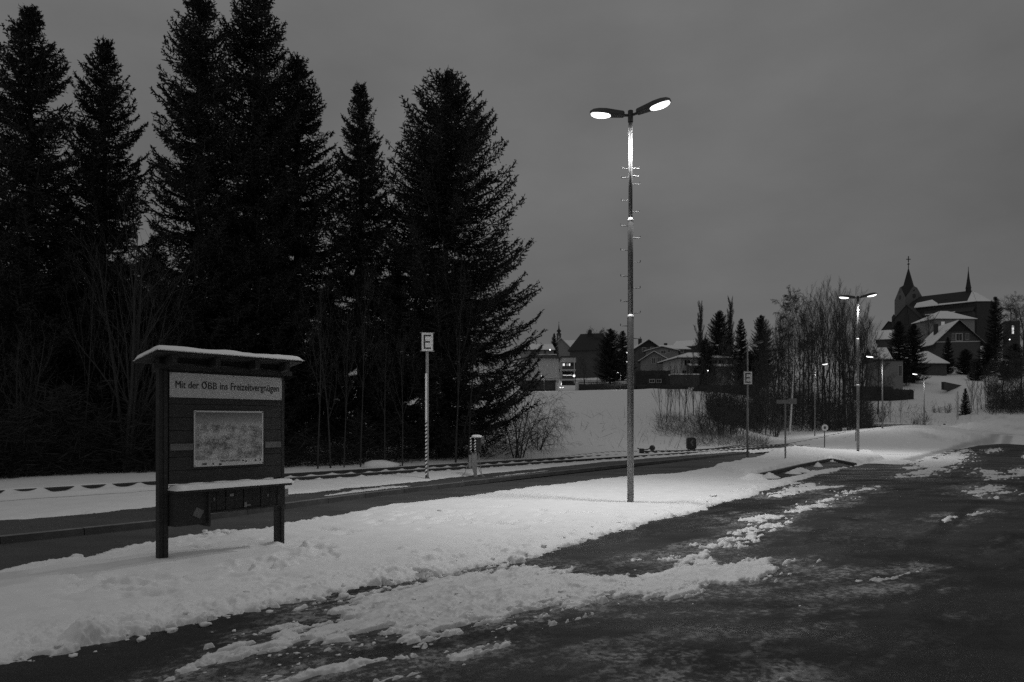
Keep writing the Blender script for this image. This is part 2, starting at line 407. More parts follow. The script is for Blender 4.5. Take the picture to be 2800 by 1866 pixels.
def snow_z(X, Y):
    """top of the snow, and how slushy it is; well below the asphalt where there is none"""
    u, v = UV(X, Y)
    n1 = fbm(X * 1.1, Y * 1.1, 1, 4); n2 = fbm(X * 4.5, Y * 4.5, 5, 4, .6); n3 = fbm(X * 14, Y * 14, 9, 3, .6)
    nf = fbm(X * 30, Y * 30, 19, 2, .6) * (1 - sst(7, 15, Y)); n3 = n3 * (1 - .85 * sst(13, 28, Y)); n2 = n2 * (1 - .6 * sst(35, 60, Y))
    dp = -sdist(CL_PATH, X, Y); dk = -sdist(CL_PARK, X, Y); dq = -sdist(CL_PIT, X, Y)
    wob = .13 * n1 + .11 * n2 + .07 * n3 + .02 * nf
    e1 = dp + wob * .8; e2 = dk + wob * 1.1; e3 = dq + .03 * n2
    wid = .16 + .05 * np.clip(Y - 16, 0, 30)
    yard = np.minimum(np.minimum(e1 / .20, e2 / wid), e3 / .08)
    base = .060 + .028 * fbm(X * .45, Y * .45, 23, 3) + .022 * n1 + .003 * n2 + .0004 * n3
    base = np.where(v > 12.9 + .02 * u, np.maximum(base, .122 + .018 * n1), base)
    # ploughed bank with lumps along the parking lot
    lump = np.clip(n2 + .15, 0, 1); lump3 = np.clip(n3 + .05, 0, 1)
    far = sst(18, 40, Y)
    near = 1 - sst(9, 22, Y)
    bank = np.exp(-((e2 - .45) / .36) ** 2) * (.010 + .035 * lump * (.6 + n1) + (.016 * lump3 + .006 * nf) * near + .008 * lump3) * (1 - .5 * sst(30, 45, Y))
    bank2 = np.exp(-((e2 - 1.0) / .5) ** 2) * (.022 * np.clip(n2 + .02, 0, 1))
    pbank = np.exp(-((e1 - .15) / .16) ** 2) * (.004 + .035 * lump3 * (n1 > -.1)) * (v < 13.5)
    z = base + bank + bank2 + pbank
    # mounds
    isl = sdist(ISLAND, X, Y) + .05 + .06 * n2
    z += (.125 + .03 * n2) * sst(0, .16, isl)
    p = P(2140, 1240, 33); z += .34 * gau(X, Y, p.x, 33.5, 2.3, 3.0, R(-35)) * (1 + .15 * n2)
    p = P(2490, 1180, 57); z += 1.12 * gau(X, Y, p.x, 58, 6.2, 9, R(-30)) * (1 + .06 * n2)
    p = P(2410, 1210, 50); z += .42 * gau(X, Y, p.x, 50, 4.5, 6.5, R(-30)) * (1 + .08 * n2)
    r = X / np.maximum(Y, .1)
    z += 1.05 * sst(.60, .68, r + .02 * n1) * sst(60, 78, Y + 2 * n1) * (1 + .10 * n2 + .05 * n3)
    z += .35 * sst(.52, .62, r) * (1 - sst(.70, .8, r)) * sst(47, 60, Y)
    # tyre tracks across the far snow
    trk = np.zeros_like(z)
    for line in TRACKS:
        dd = np.full(X.shape, 9.0)
        for (ax, ay), (bx, by) in zip(line[:-1], line[1:]):
            t_ = np.clip(((X - ax) * (bx - ax) + (Y - ay) * (by - ay)) / ((bx - ax) ** 2 + (by - ay) ** 2), 0, 1)
            dd = np.minimum(dd, np.hypot(X - ax - t_ * (bx - ax), Y - ay - t_ * (by - ay)))
        trk = np.maximum(trk, 1 - sst(.10, .42, dd + .18 * n2))
    z -= .03 * trk
    edge_t = np.minimum(np.minimum(e1, e2), e3)
    thin = np.where(X / np.maximum(Y, .1) < .45, .26 + .74 * sst(.02, .60 + .35 * near, edge_t + .05 * n2), 1)      # the cover thins out towards the cleared ground
    z = np.where(isl > 0, z, z * thin)
    k = sst(0, 1, yard)
    z = (z + .05) * k - .05 + np.where(k > 0, (.0012 + .009 * np.exp(-(edge_t / .35) ** 2)) * n3 * k + (.0008 + .005 * np.exp(-(edge_t / .3) ** 2)) * nf * k, 0)
    slush = np.clip(.55 - np.minimum(e1, e2) * 2.2, 0, .45) * (k > 0) * (.4 + .8 * np.clip(n2 + .4, 0, 1)); slush = np.maximum(slush, trk * .75)
    far_dirt = sst(.50, .60, r) * sst(34, 44, Y); slush = np.maximum(slush, far_dirt * np.clip(-.02 + .8 * fbm(X * .5, Y * .16, 91, 4) + .3 * n2, 0, .5))
    # patches: only where nothing thicker lies
    for pts, th, wn, sl in PATCHES:
        pw = poly_w(pts)
        m = (X > pw[:, 0].min() - 1) & (X < pw[:, 0].max() + 1) & (Y > pw[:, 1].min() - 1) & (Y < pw[:, 1].max() + 1.5)
        if not m.any(): continue
        x, y = X[m], Y[m]
        a = R(50) if y.mean() < 9 else R(40)          # drawn out along the tyre tracks
        ru = x * math.cos(a) + y * math.sin(a); rv = -x * math.sin(a) + y * math.cos(a)
        s1 = fbm(ru * 1.3, rv * 6.0, 31, 4, .6); s2 = fbm(ru * 6, rv * 16.0, 37, 3, .6)
        d = sdist(pw, x, y)
        ww = min(wn, .30)
        e = d + wn * ((1.15 * s1 + .85 * s2) if wn > .25 else (.75 * s1 + .5 * s2)) - wn * .04 + .35 * ww * n2[m] + .16 * ww * n3[m] + .08 * ww * nf[m]
        kk = sst(0, .10 + .35 * ww, e)
        zz = kk * th * (.55 + .45 * np.clip(.5 + .9 * n2[m] * (wn > .1) + 1.3 * np.clip(n3[m], 0, 1) * (wn > .1), .1, 2.2)) - (1 - kk) * .03
        better = zz > z[m]
        z[m] = np.where(better, zz, z[m]); slush[m] = np.where(better, sl * (.5 + .7 * np.clip(.5 - s2, 0, 1)), slush[m])
    for pts, wn in PLAT_PATCHES:
        pw = np.array([[*G(a, b, .10).xy] for a, b in pts]); m = (X > pw[:, 0].min() - .6) & (X < pw[:, 0].max() + .6) & (Y > pw[:, 1].min() - .6) & (Y < pw[:, 1].max() + .6)
        if m.any():
            d = sdist(pw, X[m], Y[m]) + wn * (1.1 * n2[m] + .6 * n1[m] + .6 * n3[m]) - .25 * wn; d = np.minimum(d, sdist(PLATFORM, X[m], Y[m]) - .22); z[m] = np.maximum(z[m], np.where(d > -.05, .086 + .018 * sst(-.02, .22, d), -.1)); slush[m] = np.where(d > -.05, np.maximum(slush[m], .25), slush[m])
    z += T(X, Y)
    return z, slush

M_snow = mat('snow_on_ground', 0.8, 0.75)
def _snow_mat():
    m = M_snow; t = m.node_tree; b = t.nodes['Principled BSDF']
    at = t.nodes.new('ShaderNodeAttribute'); at.attribute_name = 'slush'
    co = t.nodes.new('ShaderNodeTexCoord')
    nz = t.nodes.new('ShaderNodeTexNoise'); nz.inputs['Scale'].default_value = 3.0; nz.inputs['Detail'].default_value = 8; nz.inputs['Roughness'].default_value = .65
    r = t.nodes.new('ShaderNodeMapRange'); r.inputs['From Min'].default_value = .3; r.inputs['From Max'].default_value = .7
    r.inputs['To Min'].default_value = .76; r.inputs['To Max'].default_value = .86
    mx = t.nodes.new('ShaderNodeMix'); mx.data_type = 'FLOAT'
    mx.inputs['B'].default_value = .34
    n2 = t.nodes.new('ShaderNodeTexNoise'); n2.inputs['Scale'].default_value = 26; n2.inputs['Detail'].default_value = 5; n2.inputs['Roughness'].default_value = .7
    bp = t.nodes.new('ShaderNodeBump'); bp.inputs['Strength'].default_value = .09; bp.inputs['Distance'].default_value = .03
    for a, c in ((co.outputs['Object'], nz.inputs['Vector']), (co.outputs['Object'], n2.inputs['Vector']), (nz.outputs['Fac'], r.inputs['Value']), (r.outputs[0], mx.inputs['A']),
                 (at.outputs['Fac'], mx.inputs['Factor']), (mx.outputs['Result'], b.inputs['Base Color']), (n2.outputs['Fac'], bp.inputs['Height']), (bp.outputs[0], b.inputs['Normal'])):
        t.links.new(a, c)
    r2 = t.nodes.new('ShaderNodeMapRange'); r2.inputs['To Min'].default_value = .75; r2.inputs['To Max'].default_value = .28
    t.links.new(at.outputs['Fac'], r2.inputs['Value']); t.links.new(r2.outputs[0], b.inputs['Roughness'])
_snow_mat()

# station yard snow: finer near the camera, coarser far away
NR, NC = 820, 1180
_iy = np.concatenate([np.linspace(1 / 2.2, 1 / 3.9, 40)[:-1], np.linspace(1 / 3.9, 1 / 92.0, NR - 39)]); _rr = np.concatenate([np.linspace(-1.6, -.80, 61)[:-1], np.linspace(-.80, .80, 1140), np.linspace(.80, 1.6, 61)[1:]]); NC = len(_rr)
Yg, Rg = np.meshgrid(1 / _iy, _rr, indexing='ij'); Xg = Rg * Yg
zg, sg = snow_z(Xg, Yg)
def stamp(p, reach):
    i0, i1 = np.searchsorted(-_iy, [-1 / max(p.y - reach, 2.3), -1 / (p.y + reach)]); 
    j0, j1 = np.searchsorted(_rr, [(p.x - reach) / (p.y), (p.x + reach) / (p.y)])
    return slice(max(i0, 0), i1 + 1), slice(max(j0 - 1, 0), j1 + 1)
rnf = np.random.default_rng(12)
def dent(px, py, a=.17, b=.085, depth=.055, ang=None):
    p = G(px, py, .05); sl = stamp(p, .8); x, y = Xg[sl], Yg[sl]
    if x.size == 0: return
    ang = R(40 + 60 * math.sin(px * .71)) if ang is None else ang
    wx = x + .05 * vn(x * 9, y * 9, 3); wy = y + .05 * vn(x * 9 + 5, y * 9, 4)
    g0 = gau(wx, wy, p.x, p.y, a, b, ang); g1 = gau(wx, wy, p.x, p.y, a * 1.6, b * 2.0, ang)
    dz_ = -depth * np.minimum(1, g0 * 1.6) + depth * .42 * (g1 - g0) * (vn(x * 14, y * 14, 8) + .3)
    zg[sl] = np.where(zg[sl] > .01, np.maximum(zg[sl] + dz_, np.minimum(zg[sl], .016)), zg[sl])
for a_, b_ in FOOT: dent(a_, b_)
for a_, b_ in [(800, 1486), (880, 1503), (890, 1518), (850, 1514), (800, 1522), (700, 1540), (665, 1548), (735, 1552), (720, 1538), (870, 1494)]:
    for k in range(3): dent(a_ + rnf.normal(0, 16), b_ + rnf.normal(0, 4), .13, .08, .05)
for k in range(60): dent(rnf.uniform(150, 900), rnf.normal(1592, 24), rnf.uniform(.06, .2), rnf.uniform(.04, .09), rnf.uniform(.012, .035))
for k in range(26): dent(rnf.uniform(450, 950), rnf.uniform(1462, 1500) - 0 , .10, .06, .02)
for k in range(40): dent(rnf.uniform(1000, 1600), 1420 + rnf.normal(0, 16), .16, .05, .022, R(70))
BUMP = np.zeros_like(zg)
def clod(px, py, rad, h):
    p = G(px, py, .05); sl = stamp(p, rad * 2.2); x, y = Xg[sl], Yg[sl]
    if x.size == 0: return
    n_ = vn(x * 11 / max(rad * 8, .6), y * 11 / max(rad * 8, .6), int(px)); rr = np.hypot(x - p.x, y - p.y) / rad * (.75 + .55 * n_)
    BUMP[sl] = np.maximum(BUMP[sl], np.where(zg[sl] > (-.02 if rad < .15 else -.2), (h + (.05 if rad >= .15 else 0)) * np.exp(-rr ** 2.6) * (.85 + .3 * vn(x * 40, y * 40, 5)), 0))
BANK_PX = [(0, 1800), (200, 1765), (340, 1728), (420, 1705), (620, 1665), (850, 1625), (990, 1590), (1080, 1562), (1200, 1528), (1330, 1500), (1440, 1500), (1560, 1470), (1720, 1430), (1870, 1395), (1990, 1362), (2150, 1318)]
for a_, b_ in zip(BANK_PX[:-1], BANK_PX[1:]):
    n_ = int(9 * max(1, math.hypot(b_[0] - a_[0], b_[1] - a_[1]) / 130))
    for k in range(n_):
        t = rnf.random(); px, py = a_[0] + (b_[0] - a_[0]) * t, a_[1] + (b_[1] - a_[1]) * t; sc_ = (py - HY) / 550
        rad_ = min(.03 + rnf.exponential(.025), .11); clod(px, py + rnf.normal(4, 17) * sc_, rad_, rad_ * rnf.uniform(.25, .55))
for px, py, rad_ in [(240, 1730, .17), (350, 1712, .13), (395, 1690, .13), (450, 1700, .09), (510, 1680, .08), (590, 1650, .09), (640, 1640, .08), (740, 1640, .09), (830, 1602, .09), (1085, 1560, .10), (1140, 1518, .07), (1200, 1510, .08), (1285, 1520, .10), (1370, 1498, .08), (1440, 1528, .08), (1260, 1560, .08), (1180, 1565, .11), (1085, 1590, .09), (1030, 1590, .08), (1100, 1505, .06)]:
    clod(px, py, rad_ * .9, rad_ * .42)
for px, py, rad_ in [(2190, 1286, .30), (2172, 1291, .2), (2105, 1302, .22), (2058, 1312, .25), (2235, 1272, .16), (2075, 1311, .18)]: clod(px, py, rad_, .13)
for k in range(260):                     # frozen crumbs in the slush tongue
    px = rnf.uniform(900, 1750); py = 1690 - (px - 900) * .11 + rnf.normal(0, 30); rad_ = min(.015 + rnf.exponential(.018), .08); clod(px, py, rad_, rad_ * rnf.uniform(.25, .5))
zg += BUMP
ug, vg = UV(Xg, Yg)
TR0, TR1 = 15.95, 18.75                       # the track bed gets its own mesh
track = (vg > TR0 + .12) & (vg < TR1 - .12) & (ug > -9) & (ug < 74)
keep_v = (zg > -.028) & ~track
idx = np.arange(NR * NC).reshape(NR, NC)
q = np.stack([idx[:-1, :-1], idx[:-1, 1:], idx[1:, 1:], idx[1:, :-1]], -1).reshape(-1, 4)
kq = keep_v.ravel()[q]
q = q[kq.any(1) & ~track.ravel()[q].all(1)]
used = np.unique(q); rem = np.full(NR * NC, -1); rem[used] = np.arange(len(used))
struct('snow_cover', npmesh('snow_cover', np.stack([Xg.ravel(), Yg.ravel(), zg.ravel()], 1)[used], rem[q], M_snow, True, {'slush': sg.ravel()[used]}))
del q, kq

# track bed snow with the scallops that the sleepers leave beside the rails
RV = (16.60, 18.05)
SLEEP = 0.66
_u = np.arange(-9, 74, .075); _v = np.concatenate([np.arange(TR0, 16.2, .06), np.arange(16.2, 16.8, .025), np.arange(16.8, 17.7, .06), np.arange(17.7, 18.25, .025), np.arange(18.25, TR1 + .01, .06)])
ub, vb = np.meshgrid(_u, _v, indexing='ij'); xb, yb = XY(ub, vb)
zb, sb = snow_z(xb, yb)
bur = 1 - sst(5.5, 8.5, ub)                     # the left end is still buried
uj = ub + .10 * fbm(ub * .9, ub * 0 + .5, 83, 2)
sc = np.abs(np.sin(np.pi * uj / SLEEP)) ** .55 * (.72 + .5 * vn(np.floor(uj / SLEEP) * 1.7, ub * 0, 85))
hump = fbm(ub * 1.5, vb * 3, 77, 3)
zb -= .045 * sst(15.95, 16.25, vb) * (1 - sst(18.35, 18.72, vb)) * (1 - .55 * bur)
low = fbm(ub * .5, vb * 1.3, 79, 3)
for i, rv in enumerate(RV):
    d = rv - vb                                # positive on the camera's side
    near_ = sst(-.12, -.02, d) * (1 - sst(.06, .30 + .05 * hump, d))
    zb += np.where(d > -.12, near_ * (1 - bur) * (.075 * (1 - sc) - .012), 0)            # drifts against the rail at every sleeper
    zb -= (1 - bur) * .02 * np.exp(-((vb - rv + .12) / .14) ** 2)
    if i == 1:
        dash = np.clip(sc * 1.7 - .62, 0, 1) * sst(-2.5, 4.5, ub + 1.2 * hump)
        zb += bur * np.exp(-((vb - rv) / .30) ** 2) * (.085 - .02 * low)
        zb -= bur * dash * sst(-.05, .01, d) * (1 - sst(.30, .62, d)) * .115
    else:
        zb += bur * np.exp(-((vb - rv) / .35) ** 2) * .085
idb = np.arange(ub.size).reshape(ub.shape)
qb = np.stack([idb[:-1, :-1], idb[1:, :-1], idb[1:, 1:], idb[:-1, 1:]], -1).reshape(-1, 4)
struct('track_bed', npmesh('track_bed', np.stack([xb.ravel(), yb.ravel(), zb.ravel() + .003], 1), qb, M_snow, True, {'slush': sb.ravel()}))

# far land, joined on under the yard snow
_ya = np.concatenate([np.linspace(24, 90, 45)[:-1], np.geomspace(90, 1500, 120)]); _ra = np.concatenate([np.linspace(-2.5, -.9, 12)[:-1], np.linspace(-.9, .9, 260), np.linspace(.9, 2.5, 12)[1:]])
Yf, Rf = np.meshgrid(_ya, _ra, indexing='ij'); Xf = Rf * Yf
zf = T(Xf, Yf) + .35 * fbm(Xf * .06, Yf * .06, 3, 4) * sst(60, 110, Yf) + .06 * fbm(Xf * .5, Yf * .5, 8, 3) - .35 * (1 - sst(84, 92, Yf))
idf = np.arange(Yf.size).reshape(Yf.shape)
qf = np.stack([idf[:-1, :-1], idf[:-1, 1:], idf[1:, 1:], idf[1:, :-1]], -1).reshape(-1, 4)
struct('hillside', npmesh('hillside', np.stack([Xf.ravel(), Yf.ravel(), zf.ravel()], 1), qf, M_snow, True, {'slush': np.zeros(Yf.size)}))
# the land behind and beside the camera
g = MB(); g.add([(-4000, -4000, -.5), (4000, -4000, -.5), (4000, 4000, -.5), (-4000, 4000, -.5)], [(0, 1, 2, 3)])
struct('ground', g, M_snowcap)

# ------------------------------------------------------------------ asphalt
def asphalt(name, dark, frost=1.0):
    m = mat(name, dark, .5); t = m.node_tree; b = t.nodes['Principled BSDF']
    def N(k, **kw):
        n = t.nodes.new('ShaderNode' + k)
        for q, v in kw.items(): n.inputs[q].default_value = v
        return n
    def link(a, o): t.links.new(a, o)
    def rng_map(src, a, c, d, e):
        r = N('MapRange'); r.inputs['From Min'].default_value = a; r.inputs['From Max'].default_value = c; r.inputs['To Min'].default_value = d; r.inputs['To Max'].default_value = e
        link(src, r.inputs['Value']); return r.outputs[0]
    def mul(a, c):
        n = N('Math'); n.operation = 'MULTIPLY'; link(a, n.inputs[0]); link(c, n.inputs[1]); return n.outputs[0]
    co = N('TexCoord'); ro = N('Mapping'); ro.inputs['Rotation'].default_value = (0, 0, R(-42)); ro.inputs['Scale'].default_value = (.45, 1.25, 1); link(co.outputs['Object'], ro.inputs[0])
    def noise(sc, de, rough, src, dist=0.0):
        n = N('TexNoise', Scale=sc, Detail=de, Roughness=rough, Distortion=dist); link(src, n.inputs['Vector']); return n.outputs['Fac']
    streak = noise(1.1, 10, .62, ro.outputs[0], .6)
    zone = noise(.30, 4, .5, co.outputs['Object'])
    grain = noise(120, 3, .6, co.outputs['Object'])
    mid_ = noise(14, 6, .7, co.outputs['Object'])
    at = N('Attribute'); at.attribute_name = 'frost'
    fr = at.outputs['Fac']
    fr = mul(fr, rng_map(mid_, .30, .62, .15, 1)); fr = mul(fr, rng_map(grain, .3, .62, .35, 1))
    c0 = rng_map(grain, .3, .7, dark * .5, dark * 1.6)
    aw = N('Attribute'); aw.attribute_name = 'wet'; c1 = mul(mul(c0, rng_map(streak, .3, .7, .8, 1.25)), rng_map(aw.outputs['Fac'], 0, 1, 1.25, .42))
    mx = N('Mix'); mx.data_type = 'FLOAT'; mx.inputs['B'].default_value = .46 * frost
    link(fr, mx.inputs['Factor']); link(c1, mx.inputs['A']); link(mx.outputs['Result'], b.inputs['Base Color'])
    wet = rng_map(noise(.8, 6, .6, ro.outputs[0]), .40, .62, .46, .85)
    rw = N('Math'); rw.operation = 'SUBTRACT'; link(wet, rw.inputs[0]); link(rng_map(aw.outputs['Fac'], 0, 1, 0, .10), rw.inputs[1]); link(rw.outputs[0], b.inputs['Roughness'])
    bp = N('Bump'); bp.inputs['Strength'].default_value = .8; bp.inputs['Distance'].default_value = .008
    ad = N('Math'); ad.operation = 'MULTIPLY_ADD'; ad.inputs[1].default_value = .6; link(mid_, ad.inputs[0]); link(grain, ad.inputs[2])
    link(ad.outputs[0], bp.inputs['Height']); link(bp.outputs[0], b.inputs['Normal'])
    b.inputs['Specular IOR Level'].default_value = .16
    return m
M_asph = asphalt('wet_parking_asphalt', .022)
M_asph2 = asphalt('platform_asphalt', .06, .5)

mid = [(G(a, b).x, G(a, b).y) for a, b in [(-500, 1760), (0, 1680), (450, 1610), (900, 1500), (1400, 1420), (1800, 1352), (1980, 1330), (2044, 1318)]]
park_edge = mid + [(G(2050, 1309).x, G(2050, 1309).y), (G(2271, 1260).x, G(2271, 1260).y), (G(2340, 1272).x, G(2340, 1272).y), (G(2500, 1235).x, G(2500, 1235).y)]
# low concrete edge of the raised track-side strip of the path
kl = [(-500, 1548), (0, 1489), (430, 1443), (780, 1393), (1000, 1362), (1200, 1338), (1400, 1313), (1700, 1279), (1900, 1258), (2050, 1241)]
kp = [G(a, b) for a, b in kl]
fp = [G(a, b - 9, .10) for a, b in PATH_FAR[3:][::-1]]
ap = MB()
outer = [(p.x, p.y) for p in kp]
back = [(p.x - .35, p.y + .25) for p in fp][::-1]
ap.add([(*p, 0.0) for p in mid[:-1]] + [(*p, 0.0) for p in [(G(2044, 1318).x, G(2044, 1318).y), (G(2052, 1309).x, G(2052, 1309).y), (G(2240, 1240).x, G(2240, 1240).y)]] + [(p.x + .05, p.y - .04, 0.0) for p in [Vector((*back[0], 0))]] + [(*p, 0.0) for p in outer[::-1]],
       [tuple(range(len(mid) - 1 + 3 + 1 + len(outer)))])
struct('platform_path', ap, M_asph2)
pk = MB()
pk.add([(*p, -.03) for p in park_edge] + [(78 * .56, 80, -.03), (110, 80, -.03), (110, -40, -.03), (-40, -40, -.03), (-40, G(-500, 1760).y - 6, -.03)], [tuple(range(len(park_edge) + 5))])
struct('ground_slab', pk, M_asph)
FROST = [([(1560, 1686), (1800, 1640), (2200, 1540), (2420, 1535), (2600, 1560), (2640, 1625), (2350, 1680), (1900, 1712), (1600, 1712)], .80, .5), ([(900, 1880), (1400, 1745), (1800, 1722), (2200, 1700), (2450, 1690), (2300, 1740), (1700, 1790), (1200, 1860)], .42, .4),
         ([(1300, 1830), (1900, 1775), (2300, 1765), (2100, 1800), (1500, 1850)], .34, .3), ([(1850, 1520), (2000, 1470), (2300, 1420), (2700, 1400), (2700, 1500), (2300, 1530), (1950, 1545)], .14, .8), ([(1640, 1806), (1712, 1783), (1785, 1788), (1710, 1812)], 1.0, .1),
         ([(1795, 1800), (1850, 1785), (1868, 1793), (1830, 1808)], 1.0, .1), ([(1990, 1875), (2160, 1832), (2190, 1848), (2080, 1885)], 1.0, .12), ([(1900, 1850), (2000, 1830), (2020, 1840), (1930, 1862)], .6, .12), ([(2170, 1660), (2225, 1636), (2270, 1640), (2240, 1662)], 1.0, .15),
         ([(500, 1850), (900, 1760), (1350, 1690), (1500, 1680), (1450, 1720), (1000, 1830), (600, 1900)], .5, .4), ([(2120, 1520), (2185, 1500), (2190, 1530), (2280, 1572), (2240, 1574), (2170, 1545)], .5, .12), ([(2480, 1560), (2560, 1545), (2640, 1548), (2560, 1575)], .7, .2), ([(2580, 1430), (2690, 1402), (2700, 1410), (2600, 1440)], .5, .2)]
msk = (sdist(np.array(park_edge + [(78 * .56, 80), (110, 80), (110, -40), (-40, -40), (-40, G(-500, 1760).y - 6)]), Xg, Yg) > -.02) & (zg < .012) & (Yg < 76)
a_ = R(44); ru_ = Xg * math.cos(a_) + Yg * math.sin(a_); rv_ = -Xg * math.sin(a_) + Yg * math.cos(a_)
f1 = fbm(ru_ * .55, rv_ * 2.2, 201, 5, .6); f2 = fbm(Xg * 2.2, Yg * 2.2, 207, 4, .6); f3 = fbm(ru_ * 3, rv_ * 9, 211, 3, .6)
frost = np.clip(.5 * f1 + .25 * f3 - .02, 0, 1) * .55 * (.5 + .8 * np.clip(f2 + .3, 0, 1))
for pts, th_, wn, sl_ in PATCHES:
    pw = poly_w(pts); m = (Xg > pw[:, 0].min() - 2) & (Xg < pw[:, 0].max() + 2) & (Yg > pw[:, 1].min() - 2) & (Yg < pw[:, 1].max() + 2.5)
    d_ = sdist(pw, Xg[m], Yg[m]); frost[m] = np.maximum(frost[m], .8 * sst(-.30 - .9 * wn, .10, d_ + wn * (.9 * f1[m] + .6 * f3[m])) * np.clip(.55 + .6 * f3[m] + .35 * f2[m], 0, 1.1))
for pts, st_, wn in FROST:
    d_ = sdist(poly_w(pts), Xg, Yg); frost = np.maximum(frost, st_ * sst(-.05, wn * .9, d_ + wn * (.9 * f1 + .5 * f3)) * np.clip(.62 + .55 * f3 + .35 * f2, .1, 1.2))
fine = vn(Xg * 26, Yg * 26, 71) * .6 + vn(Xg * 60, Yg * 60, 73) * .4
frost = np.clip(frost * (.35 + 1.5 * sst(.40, .68, fine + .25 * f2)), 0, 1) * (1 - .45 * sst(14, 30, Yg))
rim = sst(-.035, .0, zg) * .55                     # wet slush skin next to the snow
frost = np.clip(np.maximum(frost, rim * np.clip(.5 + .8 * f2, 0, 1)), 0, 1)
qa = np.stack([idx[:-1, :-1], idx[:-1, 1:], idx[1:, 1:], idx[1:, :-1]], -1).reshape(-1, 4)
mk = np.zeros_like(msk); mk[:] = msk
mr = msk.ravel()[qa]; qa = qa[mr.any(1)]
ua = np.unique(qa); ra_ = np.full(NR * NC, -1); ra_[ua] = np.arange(len(ua))
wet = sst(.02, .16, .6 * fbm(Xg * .45, Yg * .45, 301, 5, .55) + .35 * f1 + .12 * f2)
for line in ([(2680, 1370), (2600, 1425), (2520, 1490), (2430, 1545)], [(2150, 1620), (2400, 1580), (2700, 1560)], [(1700, 1660), (2000, 1655), (2400, 1640), (2800, 1600)], [(1000, 1790), (1400, 1720), (1900, 1700)]):
    lw = [G(a, b)[:2] for a, b in line]; dd = np.full(Xg.shape, 9.0)
    for (ax, ay), (bx, by) in zip(lw[:-1], lw[1:]):
        t_ = np.clip(((Xg - ax) * (bx - ax) + (Yg - ay) * (by - ay)) / ((bx - ax) ** 2 + (by - ay) ** 2), 0, 1); dd = np.minimum(dd, np.hypot(Xg - ax - t_ * (bx - ax), Yg - ay - t_ * (by - ay)))
    wet = np.maximum(wet, .9 * (1 - sst(.06, .20, dd + .05 * f2))); frost *= 1 - .7 * (1 - sst(.06, .20, dd + .05 * f2))
zasp = .0 + .003 * fbm(Xg * 1.7, Yg * 1.7, 61, 3) + .0015 * fbm(Xg * 16, Yg * 16, 63, 2) * (Yg < 12) - .004
struct('parking_lot', npmesh('parking_lot', np.stack([Xg.ravel(), Yg.ravel(), zasp.ravel()], 1)[ua], ra_[qa], M_asph, True, {'frost': frost.ravel()[ua], 'wet': wet.ravel()[ua]}))
# raised strip: kerb stones one by one along the edge, asphalt top behind them
KH = .10
top = MB()
inner = [(p.x - .12 * math.cos(R(39)), p.y + .12 * math.sin(R(39))) for p in kp]
top.add([(*p, KH - .004) for p in inner] + [(*p, KH - .004) for p in back], [tuple(range(len(inner) + len(back)))])
plat = struct('platform_edge', top, M_asph2)
def polyline(pts, step):
    o = []; acc = 0.0
    for a, b in zip(pts[:-1], pts[1:]):
        n = max(1, round((b - a).length / step))
        for i in range(n): o.append((a + (b - a) * (i / n), a + (b - a) * ((i + 1) / n)))
    return o
random.seed(3)
ks = MB(); ks.box((0, 0, 0), (1, .14, KH + .02))
ks.mi[5] = 1  # top face takes a paler tone than the sides
kme = ks.mesh('kerb_stone', [M_kerb, M_concrete])
for a, b in polyline(kp, 1.0):
    d = b - a; o = part('kerb_stone', kme, plat)
    mp_ = (a + b) / 2
    nx, ny = -d.y / d.length, d.x / d.length
    o.location = (mp_.x + nx * .07, mp_.y + ny * .07, KH / 2 - .01 + random.uniform(-.004, .004)); o.rotation_euler = (0, 0, math.atan2(d.y, d.x)); o.scale = (d.length - .012, 1, 1)
# concrete kerb wall round the sunk bay of the parking lot
wall = bpy.data.objects.new('kerb_wall', None); COL.objects.link(wall); wall['kind'] = 'structure'
cs = MB(); cs.box((0, 0, 0), (1, .12, .24)); cme = cs.mesh('concrete_block', M_kerb)
for a, b in polyline([G(2046, 1311), G(2120, 1295), G(2200, 1275.5), G(2271, 1260.5)], 1.0) + polyline([G(2276, 1261), G(2338, 1274)], 1.0):
    d = b - a; o = part('concrete_block', cme, wall); o.location = ((a.x + b.x) / 2, (a.y + b.y) / 2, -.02); o.rotation_euler = (0, 0, math.atan2(d.y, d.x)); o.scale = (d.length - .015, 1, 1)

# loose lumps of snow along the ploughed edges (nobody could count them)
rng = np.random.default_rng(5)
base_ico = []
bm_v = np.array([(0, 0, 1), (.894, 0, .447), (.276, .851, .447), (-.724, .526, .447), (-.724, -.526, .447), (.276, -.851, .447), (.724, .526, -.447), (-.276, .851, -.447), (-.894, 0, -.447), (-.276, -.851, -.447), (.724, -.526, -.447), (0, 0, -1)])
bm_f = np.array([(0, 1, 2), (0, 2, 3), (0, 3, 4), (0, 4, 5), (0, 5, 1), (1, 6, 2), (2, 7, 3), (3, 8, 4), (4, 9, 5), (5, 10, 1), (1, 10, 6), (2, 6, 7), (3, 7, 8), (4, 8, 9), (5, 9, 10), (11, 7, 6), (11, 8, 7), (11, 9, 8), (11, 10, 9), (11, 6, 10)])
def subd(v, f):
    v = list(map(tuple, v)); c = {}; o = []
    def m(a, b):
        k = (min(a, b), max(a, b))
        if k not in c:
            p = (np.array(v[a]) + np.array(v[b])) / 2; v.append(tuple(p / np.linalg.norm(p))); c[k] = len(v) - 1
        return c[k]
    for a, b, d in f:
        x, y, z = m(a, b), m(b, d), m(d, a); o += [(a, x, z), (b, y, x), (d, z, y), (x, y, z)]
    return np.array(v), np.array(o)
ico_v, ico_f = subd(bm_v, bm_f)
ico_v2, ico_f2 = subd(ico_v, ico_f)
